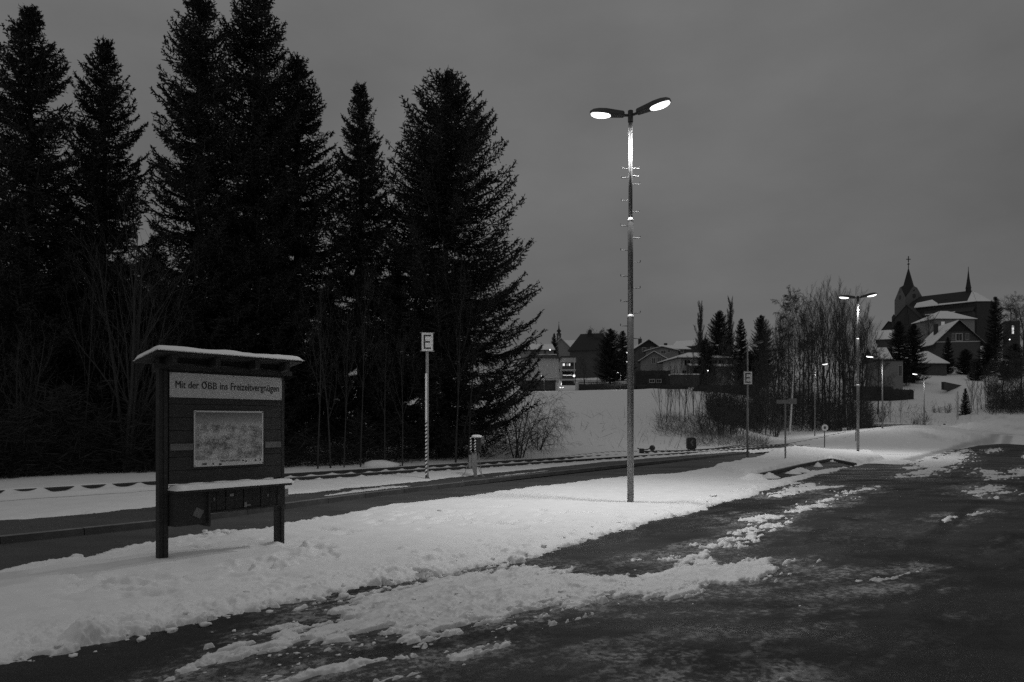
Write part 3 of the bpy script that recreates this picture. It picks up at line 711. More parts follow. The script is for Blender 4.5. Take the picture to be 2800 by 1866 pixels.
def lumps(pos, rad, seed):
    V = []; Tt = []
    for i, (p, r) in enumerate(zip(pos, rad)):
        n = fbm(ico_v[:, 0] * 1.3 + i * 3.1, ico_v[:, 1] * 1.3 + ico_v[:, 2] * 1.7 + i * 1.7, seed, 3)
        n_b = fbm(ico_v[:, 0] * 3.1 + i * 5.3, ico_v[:, 1] * 3.1 + ico_v[:, 2] * 2.7 - i, seed + 5, 2); st_ = rng.uniform(.7, 1.5)
        V.append(ico_v * (r * (1 + .5 * n + .35 * n_b))[:, None] * np.array([st_, 1 / st_ + .2, rng.uniform(.45, .7)]) + np.array(p)); Tt.append(ico_f + i * len(ico_v))
    return np.concatenate(V), np.concatenate(Tt)
pos = []; rad = []
edge_px = [(0, 1822), (200, 1780), (420, 1725), (620, 1680), (850, 1640), (990, 1612), (1150, 1580), (1300, 1552), (1440, 1528), (1560, 1492), (1720, 1442), (1870, 1404), (1990, 1368), (2150, 1325)]
for a, b in zip(edge_px[:-1], edge_px[1:]):
    for k in range(5):
        t = rng.random(); off = -abs(rng.normal(0, 22))
        px, py = a[0] + (b[0] - a[0]) * t, a[1] + (b[1] - a[1]) * t + off
        r = min(.010 + rng.exponential(.013), .055); p = G(px, py, .05); pos.append([p.x, p.y, 0]); rad.append(r)
for k in range(150):                                # slush crumbs on the lot
    px = rng.uniform(560, 1750); py = 1800 - (px - 560) * .17 + rng.normal(0, 34)
    p = G(px, max(py, 1560)); pos.append([p.x, p.y, 0]); rad.append(min(.005 + rng.exponential(.006), .022))
for k in range(60):
    p = G(rng.uniform(560, 640) + 0, rng.uniform(1449, 1460), .05); pos.append([p.x, p.y, 0]); rad.append(rng.uniform(.015, .05))
for px, py, r in [(212, 1514, .07), (1202, 1398, .035)]:
    p = G(px, py, .05); pos.append([p.x, p.y, 0]); rad.append(r)
pos = np.array(pos); rad = np.array(rad)
zz, _ = snow_z(pos[:, 0], pos[:, 1]); pos[:, 2] = np.maximum(zz, 0) + rad * .12
zn = np.array([zg[np.clip(np.searchsorted(-_iy, -1 / p[1]), 0, NR - 1), np.clip(np.searchsorted(_rr, p[0] / p[1]), 0, NC - 1)] for p in pos]); pos[:, 2] = np.maximum(zn, 0) + rad * .12
lv, lf = lumps(pos, rad, 51)
struct('snow_clumps', npmesh('snow_clumps', lv, lf, M_snow, True, {'slush': np.full(len(lv), .1)}), kind='stuff')
# ================================================================== RAILS
def rail(pts, label, name='rail'):
    """flat-bottomed rail along a polyline: foot, web and head in section"""
    sec = [(-.06, 0), (.06, 0), (.06, .012), (.012, .03), (.012, .105), (.036, .115), (.036, .15), (-.036, .15), (-.036, .115), (-.012, .105), (-.012, .03), (-.06, .012)]
    rings = []
    for i, p in enumerate(pts):
        d = (pts[min(i + 1, len(pts) - 1)] - pts[max(i - 1, 0)]).normalized()
        n = Vector((-d.y, d.x, 0))
        rings.append([p + n * a + Vector((0, 0, b)) for a, b in sec])
    return single(name, MB().loft(rings), label, 'rail', M_rail, group='rails of the railway line')
def uvp(u, v, z): return Vector((*XY(u, v), z))
us = np.arange(-9, 80, 2.0)
rail([uvp(u, RV[1], .015) for u in us if u < 72], 'far rail of the main track, the one showing as dark dashes behind the notice board')
rail([uvp(u, RV[0], .015) for u in us if u < 72], 'near rail of the main track with scalloped snow along its side')
def tvz(u, v, dz):
    x, y = XY(u, v); return Vector((x, y, Tz(x, y) + dz))
def sid(v0):
    o = []
    for u in np.arange(29, 78, 2.0):
        s_ = (u - 29) / 24; v = v0 + .02 + (2.9 * s_ ** 1.6 * .62 if s_ < 1 else 1.80 + (s_ - 1) * 2.88)
        o.append(tvz(u, v, .0))
    return o
rail(sid(18.05), 'far rail of the siding track that branches off beyond the black switch signal')
rail(sid(16.62), 'near rail of the siding track that branches off beyond the black switch signal')

# ================================================================== STREET LAMPS
def spot(parent, loc, power, aim, size=156, soft=.12, blend=1.0):
    d = bpy.data.lights.new('lamp_light', 'SPOT'); d.energy = power; d.spot_size = R(size); d.spot_blend = blend; d.shadow_soft_size = soft
    o = bpy.data.objects.new('lamp_light', d); COL.objects.link(o); o.parent = parent; o.location = loc
    o.rotation_euler = Vector((0, 0, -1)).rotation_difference(Vector(aim)).to_euler()
    return o
def head_meshes(L_=.92):
    """luminaire along +x: a tapered flat housing, and a bulged glass under its outer half"""
    h = MB(); rings = []
    for x, wd, zt, zb in [(.06, .05, .045, -.035), (.09, .085, .07, -.05), (.30, .105, .085, -.055), (.52, .15, .095, -.05), (.70, .165, .085, -.045), (.84, .145, .06, -.04), (.915, .09, .02, -.036), (.925, .06, 0, -.03)]:
        x *= L_ / .92
        rings.append([(x, -wd, zb), (x, wd, zb), (x, wd, zb + .025), (x, wd * .62, zt), (x, -wd * .62, zt), (x, -wd, zb + .025)])
    h.loft(rings)
    g = MB(); rings = []
    for x, wd, dz in [(.40, .06, .0), (.46, .118, .028), (.58, .142, .055), (.70, .145, .062), (.80, .125, .05), (.875, .085, .022), (.895, .05, 0)]:
        x *= L_ / .92; zb = -.050
        rings.append([(x, -wd, zb), (x, -wd * .75, zb - dz * .75), (x, 0, zb - dz - .004), (x, wd * .75, zb - dz * .75), (x, wd, zb), (x, 0, zb + .012)])
    g.loft(rings)
    return h, g
_hh, _hg = head_meshes()
ME_HOUSE = _hh.mesh('luminaire', M_lamp); ME_LENS = _hg.mesh('lens', M_lens, True); ME_LENSF = _hg.mesh('lens', M_lens_far, True); ME_LENSOFF = _hg.mesh('lens', M_lens_off, True)
def luminaire(parent, z, ang, tilt, lens=ME_LENS, power=0, off=.04, scale=1.0, label=None, soft=.12):
    o = part('luminaire', ME_HOUSE, parent, loc=(math.cos(ang) * off, math.sin(ang) * off, z), label=label)
    o.rotation_euler = (0, -tilt, ang); o.scale = (scale,) * 3
    part('lens', lens, o)
    if power:
        x = .66 * scale + off
        p = Vector((math.cos(ang) * x * math.cos(tilt), math.sin(ang) * x * math.cos(tilt), z + .66 * scale * math.sin(tilt) - .17 * scale))
        spot(parent, p, power, (math.sin(tilt) * math.cos(ang) * .5, math.sin(tilt) * math.sin(ang) * .5, -1), soft=soft)
    return o
PLAT_ANG = R(90 - 35)          # the row of lamps runs this way
def big_lamp(base, top_z, label, name, pegs_L, pegs_R, joints, rad, power, k=1.0, angs=None, ground_dz=.3):
    t = thing('street_lamp', label, 'street lamp', base, 0, 'double-headed lamps along the station yard')
    zs = [-ground_dz, joints[0], joints[1], top_z - base.z - .16]
    for i in range(3):
        b = MB(); r = rad[i]
        b.lathe([(r, zs[i]), (r, zs[i + 1] - (.02 if i < 2 else 0)), (rad[min(i + 1, 2)] * (1 if i < 2 else 1), zs[i + 1] + (.02 if i < 2 else .0))], 20)
        part('pole_section', b, t, M_steel, True)
        if i < 2:
            c = MB(); c.lathe([(r + .004, zs[i + 1] - .035), (r + .004, zs[i + 1] - .015), (rad[i + 1] + .002, zs[i + 1] + .022)], 20); part('joint_collar', c, t, M_white, True)
    b = MB(); b.lathe([(rad[2] + .012, zs[3]), (rad[2] + .012, zs[3] + .22), (0.02, zs[3] + .235)], 14)
    b.tube([(0, 0, zs[3] + .13), (math.cos(angs[0]) * .12, math.sin(angs[0]) * .12, zs[3] + .14)], .028, 8); b.tube([(0, 0, zs[3] + .13), (math.cos(angs[1]) * .12, math.sin(angs[1]) * .12, zs[3] + .15)], .028, 8)
    part('head_bracket', b, t, M_lamp)
    if pegs_L:
        pm = {}
        for side, lst in ((-1, pegs_L), (1, pegs_R)):
            g = MB(); g.tube([(side * .0, 0, 0), (side * .145, 0, 0), (side * .150, 0, .008), (side * .150, 0, .04)], .0085, 6); pm[side] = g.mesh('climbing_peg', M_dsteel)
            for z in lst:
                r = rad[0] if z < joints[0] else rad[1] if z < joints[1] else rad[2]
                o = part('climbing_peg', pm[side], t, loc=(side * (r - .012), 0, z)); o.rotation_euler = (0, random.uniform(-.03, .03), random.uniform(-.25, .25))
    luminaire(t, zs[3] + .15, angs[0], R(7), power=power, off=.07, scale=k)
    luminaire(t, zs[3] + .16, angs[1], R(12), power=power, off=.07, scale=k)
    return t
b1 = G(1724, 1365, .10); s1 = F / b1.y
zf_ = lambda py: EYE + (HY - py) / s1 - b1.z
big_lamp(b1, EYE + (HY - 312) / s1, 'tallest street lamp, nearest the camera, two lit heads and climbing pegs on its stepped pole', 'street_lamp',
         [zf_(y) for y in (462, 486, 548, 618, 685, 756, 825, 892)], [zf_(y) for y in (460, 481, 505, 579, 651, 718, 788, 857, 926)],
         (zf_(864), zf_(600)), (.064, .052, .039), 740, k=.78, angs=(R(172), R(-22)))
lk = MB(); lk.box((-.075, -.0, .28), (.03, .03, .012))
b2 = G(2346, 1240, .10)
s2 = F / b2.y; zf2 = lambda py: EYE + (HY - py) / s2 - b2.z
big_lamp(b2, EYE + (HY - 814) / s2, 'second tall street lamp with two lit heads, standing before the bare wood', 'street_lamp', None, None,
         (zf2(1053), zf2(927)), (.066, .054, .041), 580, k=.85, angs=(R(168), R(-12)))

def post_lamp(px, py, Y, top, label, ang, power, lens, arm=.35, r=.05, tilt=R(8), scale=.75, group='single-headed lamps beyond the tracks', dz=0, extra=None, steel=M_steel):
    b = P(px, py, Y); b.z += 0; t = thing('street_lamp', label, 'street lamp', b, 0, group)
    zt = EYE + (HY - top) / F * Y - b.z
    q = MB(); q.lathe([(r * 1.25, -.9), (r * 1.25, zt * .42), (r, zt * .42 + .03), (r * .8, zt - .05), (.005, zt - .04)], 12); part('pole', q, t, steel, True)
    a = MB(); a.tube([(0, 0, zt - .1), (math.cos(ang) * arm * .4, math.sin(ang) * arm * .4, zt - .03), (math.cos(ang) * (arm + .1), math.sin(ang) * (arm + .1), zt + .02)], r * .55, 6); part('arm', a, t, steel)
    o = part('luminaire', ME_HOUSE, t, loc=(math.cos(ang) * arm, math.sin(ang) * arm, zt + .02)); o.rotation_euler = (0, -tilt, ang); o.scale = (scale,) * 3
    part('lens', lens, o)
    if power: spot(t, (math.cos(ang) * (arm + .6 * scale), math.sin(ang) * (arm + .6 * scale), zt - .06), power, (0, 0, -1))
    return t
post_lamp(2413, 1192, 54, 978, 'lit single-headed street lamp by the dark low wall, its head pointing left', R(176), 240, ME_LENS, arm=.28, scale=1.0)
post_lamp(2527, 1178, 76, 1025, 'smallest lit street lamp on the right, standing on the snow bank before the white slope', R(176), 230, ME_LENS, arm=.3, scale=1.0)
post_lamp(2228, 1200, 57, 998, 'thin lit street lamp among the bare trunks beyond the tracks, its head pointing right', R(4), 240, ME_LENS, arm=.25, r=.036, scale=.9)
b3 = G(2044, 1245, .08)
te = post_lamp(2044, 1245, b3.y, 942, 'unlit street lamp on the platform path carrying a letter E board on its pole', R(-5), 0, ME_LENS_OFF if False else ME_LENSOFF, arm=.22, r=.038, scale=.55, tilt=R(14), steel=M_grey)
post_lamp(1488, 1070, 112, 1029, 'tiny lit path lamp in front of the modern house', R(180), 60, ME_LENSF, arm=.1, r=.035, scale=.45, group='small path lamps at the top of the snow field')
post_lamp(1697, 1072, 112, 1020, 'tiny lit path lamp before the long dark hedge, left of the tall pole', R(180), 60, ME_LENSF, arm=.1, r=.035, scale=.5, group='small path lamps at the top of the snow field')

# ================================================================== LETTER E BOARDS
def e_bars(w_, h_):
    g = MB(); t = w_ * .20
    g.box((-w_ / 2 + t / 2, 0, 0), (t, .004, h_))
    for z, l in ((h_ / 2 - t / 2, w_), (0, w_ * .88), (-h_ / 2 + t / 2, w_)): g.box((-w_ / 2 + t + (l - t) / 2 - .0005, -.0002, z), (l - t, .004, t))
    return g
def e_board(parent, z, w_, h_, off, m=M_white, brackets=True, ry=0):
    b = part('letter_board', MB().box((0, 0, 0), (w_, .012, h_)), parent, m, loc=(0, -off, z)); b.rotation_euler = (0, 0, ry)
    l = part('letter', e_bars(w_ * .62, h_ * .74), b, M_black, loc=(0, -.0085, 0))
    f = MB()
    for sx in (-1, 1): f.box((sx * (w_ / 2 - .006), -.008, 0), (.012, .006, h_))
    for sz in (-1, 1): f.box((0, -.008, sz * (h_ / 2 - .006)), (w_ - .026, .006, .012))
    part('border', f, b, M_grey)
    if brackets:
        for sz in (-1, 1): part('bracket', MB().box((0, .012, sz * (h_ / 2 - .01)), (w_ + .06, .02, .022)), parent, M_grey, loc=(0, -off, z)).rotation_euler = (0, 0, ry)
be = G(1168, 1316, .05); se = F / be.y
st = thing('letter_e_sign', 'letter E signal board on a tall post with black and white stripes at its foot', 'railway sign', be, R(12))
H_ = EYE + (HY - 962) / se - be.z
q = MB(); q.box((.0, 0, H_ / 2 + .02), (.075, .06, H_ + .04)); part('post', q, st, M_grey)
# white board fixed along the front edge of the post, striped below
z0, z1, z2 = .10, EYE + (HY - 1152) / se - be.z, EYE + (HY - 1022) / se - be.z
part('white_strip', MB().box((-.028, -.035, (z1 + z2) / 2), (.05, .012, z2 - z1)), st, M_white)
n = 15; hs = (z1 - z0) / n
for i in range(n):
    g = MB(); a = z0 + i * hs; sl = .035
    for (lo, hi, nm, mm_) in ((a, a + hs * .5, 'black_stripe', M_black), (a + hs * .5, a + hs, 'white_stripe', M_white)):
        g = MB(); x0, x1, y0, y1 = -.053, -.003, -.041, -.029
        g.add([(x0, y0, lo), (x1, y0, lo + sl), (x1, y1, lo + sl), (x0, y1, lo), (x0, y0, hi), (x1, y0, hi + sl), (x1, y1, hi + sl), (x0, y1, hi)],
              [(0, 3, 2, 1), (4, 5, 6, 7), (0, 1, 5, 4), (1, 2, 6, 5), (2, 3, 7, 6), (3, 0, 4, 7)]); part(nm, g, st, mm_)
f = MB(); f.loft([[(-.08, -.06, -.05), (.08, -.06, -.05), (.08, .06, -.05), (-.08, .06, -.05)], [(-.08, -.06, .03), (.08, -.06, .03), (.08, .06, .03), (-.08, .06, .03)], [(-.04, -.03, .12), (.04, -.03, .12), (.04, .03, .12), (-.04, .03, .12)]]); part('foot', f, st, M_dsteel)
e_board(st, EYE + (HY - 936) / se - be.z, .31, .50, .05)
e_board(te, EYE + (HY - 1034) / F * b3.y - EYE - (HY - 1245) / F * b3.y, .40, .60, .06, brackets=False)

# ================================================================== TRACK-SIDE BOX
bb = G(1301, 1307, .06); sb_ = F / bb.y
bx = thing('trackside_box', 'snow-capped trackside box on a grey post with two striped plates and loose cables', 'signal box', bb, R(8))
Z_ = lambda py: EYE + (HY - py) / sb_ - bb.z
X_ = lambda px: (px - 1301) / sb_
g = MB(); g.loft([[(X_(1297), -.05, -.1), (X_(1303), -.05, -.1), (X_(1303), .05, -.1), (X_(1297), .05, -.1)], [(X_(1296), -.05, Z_(1300)), (X_(1304), -.05, Z_(1300)), (X_(1304), .05, Z_(1300)), (X_(1296), .05, Z_(1300))],
                [(X_(1289), -.055, Z_(1270)), (X_(1304), -.055, Z_(1270)), (X_(1304), .055, Z_(1270)), (X_(1289), .055, Z_(1270))], [(X_(1290), -.055, Z_(1238)), (X_(1303), -.055, Z_(1238)), (X_(1303), .055, Z_(1238)), (X_(1290), .055, Z_(1238))]]); part('post', g, bx, M_grey)
part('side_plate', MB().box((X_(1285), -.02, Z_(1262)), (.07, .10, Z_(1245) - Z_(1280))), bx, M_grey)
part('housing', MB().box((X_(1308.5), .02, Z_(1216)), (.125, .20, Z_(1199) - Z_(1235))), bx, M_dsteel)
for i, py in enumerate((1207, 1217, 1227)): part('lamp_panel', MB().box((X_(1308.5), -.084, Z_(py)), (.10, .012, .075)), bx, M_black)
for px in (1286.5, 1298):
    bp_ = part('striped_plate', MB().box((X_(px), -.11, Z_(1216)), (.045, .012, Z_(1197) - Z_(1236))), bx, M_white)
    zt, zb_ = Z_(1197), Z_(1236); hh = (zt - zb_) / 5
    for i in range(5):
        a = zb_ + i * hh; x0, x1 = X_(px) - .0222, X_(px) + .0222; y = -.1185
        part('stripe', MB().add([(x0, y, a), (x1, y, a + hh * .38), (x1, y, min(a + hh * .88, zt)), (x0, y, a + hh * .5)], [(0, 1, 2, 3)]), bp_, M_black)
g = MB(); g.loft([[(X_(1303.5) + sx * .13 * k, .0 + sy * .14 * k, Z_(1197) + z) for sx, sy in ((-1, -1), (-.5, -1.1), (.5, -1.1), (1, -1), (1.1, 0), (1, 1), (-1, 1), (-1.1, 0))] for k, z in ((.98, 0), (1.06, .025), (.95, .055), (.6, .075), (.15, .08))]); part('snow_cap', g, bx, M_snowcap, True)
part('mounting_arm', MB().box((X_(1297), -.03, Z_(1238)), (.24, .05, .04)), bx, M_dsteel)
for pts in ([(1285, 1262), (1276, 1275), (1272, 1290), (1260, 1305)], [(1308, 1240), (1312, 1270), (1316, 1296), (1324, 1304)], [(1306, 1245), (1306, 1275), (1314, 1295), (1320, 1304)]):
    pp = [Vector((X_(a), -.05 - .02 * i, max(Z_(b), .0))) for i, (a, b) in enumerate(pts)]
    part('cable', MB().tube(pp, .010, 5), bx, M_grey)

# ================================================================== SMALL TRACK-SIDE THINGS
# switch lever with its round weight
p = GT(1764, 33.5); s = F / 33.5; p = G(1760, 1245, .1); p.y = 33.4; p.x = (1760 - CX) / F * 33.4; p.z = .06
lv_ = thing('switch_lever', 'points lever with a round counterweight lying beside the rails', 'switch lever', p, R(5))
part('base', MB().box((0, 0, .05), (.42, .25, .10)), lv_, M_rail); part('stand', MB().box((-.10, 0, .19), (.20, .12, .22), rx=.1), lv_, M_rail)
part('lever', MB().tube([(-.30, 0, .32), (-.1, -.02, .24), (.15, -.05, .26), (.36, -.05, .33)], .025, 8), lv_, M_rail)
part('weight', MB().lathe([(.0, -.10), (.10, -.09), (.135, -.03), (.135, .03), (.10, .09), (0, .10)], 14), lv_, M_rail, True, loc=(.40, -.05, .33)).rotation_euler = (R(80), 0, R(20))
# black switch signal
p = Vector(((1890 - CX) / F * 38.5, 38.5, .06)); s = F / 38.5
sw = thing('switch_signal', 'black switch signal lantern with a pale left-pointing arrow beside the rails', 'railway signal', p, R(-4))
w2, h2 = 25 / s, 31 / s
hw = w2 / 2; c = .09
part('housing', MB().add([(x, y, z) for y in (-.16, .16) for x, z in [(-hw, .12), (hw, .12), (hw, h2 - c + .1), (hw - c, h2 + .1), (-hw + c, h2 + .1), (-hw, h2 - c + .1)]],
     [(0, 1, 2, 3, 4, 5), (11, 10, 9, 8, 7, 6)] + [((k + 1) % 6, k, 6 + k, 6 + (k + 1) % 6) for k in range(6)]), sw, M_black)
part('base', MB().box((0, 0, .06), (w2 * .8, .26, .14)), sw, M_black)
g = MB(); yy = -.163; zc_ = .12 + h2 / 2
g.add([(.035, yy, zc_ + .17), (.10, yy, zc_ + .17), (.0, yy, zc_ + .02), (.10, yy, zc_ - .15), (.035, yy, zc_ - .15), (-.075, yy, zc_ + .02)], [(0, 5, 2, 1), (5, 4, 3, 2)]); part('arrow', g, sw, M_pale_wood)
# boards on posts along the line
def board_sign(name, px, base_py, Y, cy, w_, h_, label, cat, bm, pm, r=.022, rz=0, fn=None):
    z0 = EYE + (HY - base_py) / F * Y; zc = EYE + (HY - cy) / F * Y - z0
    t = thing(name, label, cat, ((px - CX) / F * Y, Y, z0), rz)
    part('post', MB().tube([(0, .02, -.4), (0, .02, zc + h_ * .3)], r, 8), t, pm)
    if w_: part('board', MB().box((0, -.012, zc), (w_, .012, h_)), t, bm)
    if fn: fn(t, zc)
    return t
def plates(t, zc):
    part('direction_plate', MB().box((-.12, -.015, zc), (.46, .012, .15)), t, M_grey); part('direction_plate', MB().prism([(.12, -.008), (.40, -.008), (.44, -.002), (.40, .004), (.12, .004)], zc - .09, zc + .13), t, M_grey)
board_sign('direction_sign', 2148, 1261, F * 1.5 / 106, 1099, 0, 0, 'slim grey post with two plates seen from behind, in front of the birch', 'sign', M_grey, M_grey, r=.034, fn=plates)
def ring(t, zc):
    pr = MB(); n_ = 26; r0, r1 = .085, .19
    rings = [[(r * math.cos(2 * math.pi * k / n_), y, zc + r * math.sin(2 * math.pi * k / n_)) for k in range(n_)] for r, y in ((r0, -.03), (r1, -.03), (r1, -.018), (r0, -.018), (r0, -.03))]
    pr.loft(rings, cap=False); part('ring', pr, t, M_frame)
    part('disc', MB().lathe([(.0, -.006), (r0 + .01, -.006), (r0 + .01, .006), (0, .006)], 20), t, M_dsteel, loc=(0, -.022, zc)).rotation_euler = (R(90), 0, 0)
board_sign('round_sign', 2255, 1232, 41, 1170, 0, 0, 'round sign with a pale ring and dark centre on a thin post by the tracks', 'sign', M_white, M_dsteel, fn=ring, r=.03)
def small_rect(t, zc):
    f = MB(); w_, h_ = .28, .38
    for sx in (-1, 1): f.box((sx * w_ / 2, -.02, zc), (.035, .012, h_))
    for sz in (-1, 1): f.box((0, -.02, zc + sz * (h_ / 2 - .017)), (w_ - .036, .012, .035))
    part('frame', f, t, M_white)
board_sign('framed_sign', 2309, 1207, 60, 1177, .30, .40, 'small pale framed board on a thin post behind the rails', 'sign', M_grey, M_grey, fn=small_rect, r=.018)
p = Vector(((2085 - CX) / F * 53, 53, EYE + (HY - 1218) / F * 53)); mk = thing('letter_y_marker', 'small white marker with a dark letter Y and a snow cap beside the far rail', 'track marker', p)
part('slab', MB().box((0, 0, .13), (.25, .10, .42)), mk, M_white); part('snow_cap', MB().lathe([(.14, 0), (.15, .03), (.09, .07), (0, .08)], 10), mk, M_snowcap, True, loc=(0, 0, .34))
part('letter', text_mesh('Y', .16, .36, .02), mk, loc=(-.08, -.052, .03)).data.materials.append(M_black)
p = Vector(((2426 - CX) / F * 53.5, 53.5, EYE + (HY - 1190) / F * 53.5)); mk = thing('number_marker', 'small white marker with a dark figure 1 beside the low wall', 'track marker', p)
part('slab', MB().box((0, 0, .12), (.21, .06, .45)), mk, M_white); part('numeral', text_mesh('1', .08, .42, .03), mk, loc=(-.05, -.032, .0)).data.materials.append(M_black)
p = Vector(((2329 - CX) / F * 57, 57, EYE + (HY - 1206) / F * 57)); mk = thing('forked_post', 'short dark forked post standing in the snow beside the rail end', 'post', p)
part('stem', MB().box((0, 0, .05), (.05, .05, .3)), mk, M_black)
for sx in (-1, 1): part('prong', MB().box((sx * .065, 0, .30), (.05, .05, .24)), mk, M_black)
part('crossbar', MB().box((0, 0, .185), (.18, .052, .05)), mk, M_black)
for px, w_, lab in ((2349, .05, 'thin grey stake leaning against the second tall lamp pole'),):
    single('stake', MB().tube([(0, 0, -.3), (.0, .0, .75)], .03, 6), lab, 'stake', M_grey, loc=P(2340, 1205, 46))
# dark plank wall and the beams on the bank
p = P(2440, 1187, 62); s = F / 62
wl = thing('retaining_wall', 'low dark plank wall under the white slope behind the snow mound', 'wall', p, R(-3))
for i in range(4): part('plank', MB().box((.0, .0, -.1 + .24 * i), (5.3, .10 + .01 * (i % 2), .228)), wl, M_wood)
for x in (-2.6, -1.0, .6, 2.3): part('post', MB().box((x, -.09, .25), (.12, .10, 1.0)), wl, M_wood)
part('coping', MB().box((0, 0, .80), (5.4, .22, .06)), wl, M_wood)
for px, py, wd, lab in ((2556, 1168, 32, 'short dark beam lying on the snow bank right of the smallest lamp'), (2530, 1176, 50, 'long low dark beam on the snow bank at the foot of the smallest lamp')):
    b = thing('wooden_beam', lab, 'beam', P(px, py, 78), R(3)); part('beam', MB().box((0, 0, .05), (wd / F * 78, .22, .20)), b, M_wood); part('snow_cover', MB().box((0, 0, .17), (wd / F * 78 - .06, .2, .05)), b, M_snowcap)
p = P(2582, 1170, 79); rs = thing('round_post_sign', 'small dark round disc on a stub post at the crest of the bank', 'sign', p); part('post', MB().tube([(0, 0, -.5), (0, 0, .3)], .03, 6), rs, M_dsteel); part('disc', MB().lathe([(0, -.02), (.13, -.02), (.13, .02), (0, .02)], 16), rs, M_dsteel, loc=(0, -.03, .33)).rotation_euler = (R(90), 0, 0)

# ================================================================== NOTICE BOARD
pl_, pr_ = G(443, 1530, .06), G(763, 1483, .06)
W = (pr_ - pl_).length; ang = math.atan2(pr_.y - pl_.y, pr_.x - pl_.x)
pl_.z = 0
nb = thing('notice_board', 'dark wooden notice board with a snowy roof, a slogan panel and a map poster', 'notice board', pl_, ang)
# local frame: x along the board to the right post, -y towards the camera
PW = .102
for x in (0, W):
    po = part('post', MB().box((0, 0, 1.13), (PW, PW * .82, 2.42)), nb, M_wood, loc=(x, 0, 0))
    part('groove_strip', MB().box((.018, -PW * .41 - .007, 1.10), (.04, .014, 2.30)), po, M_wood)
def tt(px):        # position along the board of a pixel column
    r = (px - CX) / F; d = Vector((math.cos(ang), math.sin(ang)))
    return (r * pl_.y - pl_.x) / (d.x - r * d.y)
x0, x1 = PW / 2, tt(761); zb_, zt_ = .90, 2.26; npl = 9; hp = (zt_ - zb_) / npl
random.seed(11)
pls = MB(); pls.box((0, 0, 0), (x1 - x0 - .004, .022, hp - .005)); pme = pls.mesh('panel_board', M_plank)
for i in range(npl): part('panel_board', pme, nb, loc=((x0 + x1) / 2, -.050 + random.uniform(-.002, .002), zb_ + hp * (i + .5)))
part('back_sheet', MB().box(((x0 + x1) / 2, -.030, (zb_ + zt_) / 2), (x1 - x0 - .01, .014, zt_ - zb_)), nb, M_wood)
part('batten', MB().box(((x0 + .14), -.068, 1.318), (.26, .02, .075)), nb, M_pale_wood, label='pale batten showing left of the map poster')
part('batten', MB().box(((x1 - .12), -.068, 1.318), (.22, .02, .075)), nb, M_pale_wood, label='pale batten showing right of the map poster')
# slogan panel
sp = part('slogan_panel', MB().box(((x0 + x1) / 2 + .003, -.068, 2.022), (x1 - x0, .012, .28)), nb, mat('pale_sign_enamel', .50, .5, .08, 6))
sw_ = x1 - x0; sx0 = x0 + .003
yb_ = -.0755
for txt, a, b, nm in (('Mit der', 471, 535, 'lettering'), ('BB', 560, 585, 'lettering'), ('ins', 593, 614, 'lettering'), ('Freizeitvergnügen', 622, 754, 'lettering')):
    o = part('lettering', text_mesh(txt, tt(b) - tt(a), .118 if txt != 'BB' else .112, {'Mit der': .0, 'BB': .008}.get(txt, .018)), sp, loc=(tt(a), yb_, 1.988)); o.data.materials.append(M_black)
o = part('lettering', text_mesh('Mit der', tt(535) - tt(471), .118, 0.0), sp, loc=(tt(471) + .0045, yb_ - .0004, 1.988)); o.data.materials.append(M_black)
og = MB(); cx_ = (tt(543) + tt(557)) / 2; n_ = 22; rr_ = (tt(557.5) - tt(542.5)) / 2
ks_ = [k for k in range(n_ + 1) if True]
ro = [[(cx_ + (rr_ - q_) * math.sin(R(55) + R(325) * k / n_), yb_, 1.988 + .042 + (.044 - q_) * math.cos(R(55) + R(325) * k / n_)) for q_ in (0, .0145)] for k in ks_]
for a, b in zip(ro[:-1], ro[1:]): og.add([a[0], b[0], b[1], a[1]], [(0, 1, 2, 3)])
og.add([(cx_ + rr_ * .05, yb_ - .001, 2.048), (cx_ + rr_ * .28, yb_ - .001, 2.038), (cx_ + rr_ * 1.0, yb_ - .001, 2.078), (cx_ + rr_ * .62, yb_ - .001, 2.084)], [(0, 1, 2, 3)])
part('logo_letter', og, sp, M_black)
scr = MB(); scr.lathe([(0.006, 0), (.006, .004), (0, .006)], 8); sme = scr.mesh('screw', M_black)
for fx in (.008, .535, .992):
    for z in (2.022 + .128, 2.022 - .128): part('screw', sme, sp, loc=(sx0 + sw_ * fx, -.074, z)).rotation_euler = (R(90), 0, 0)
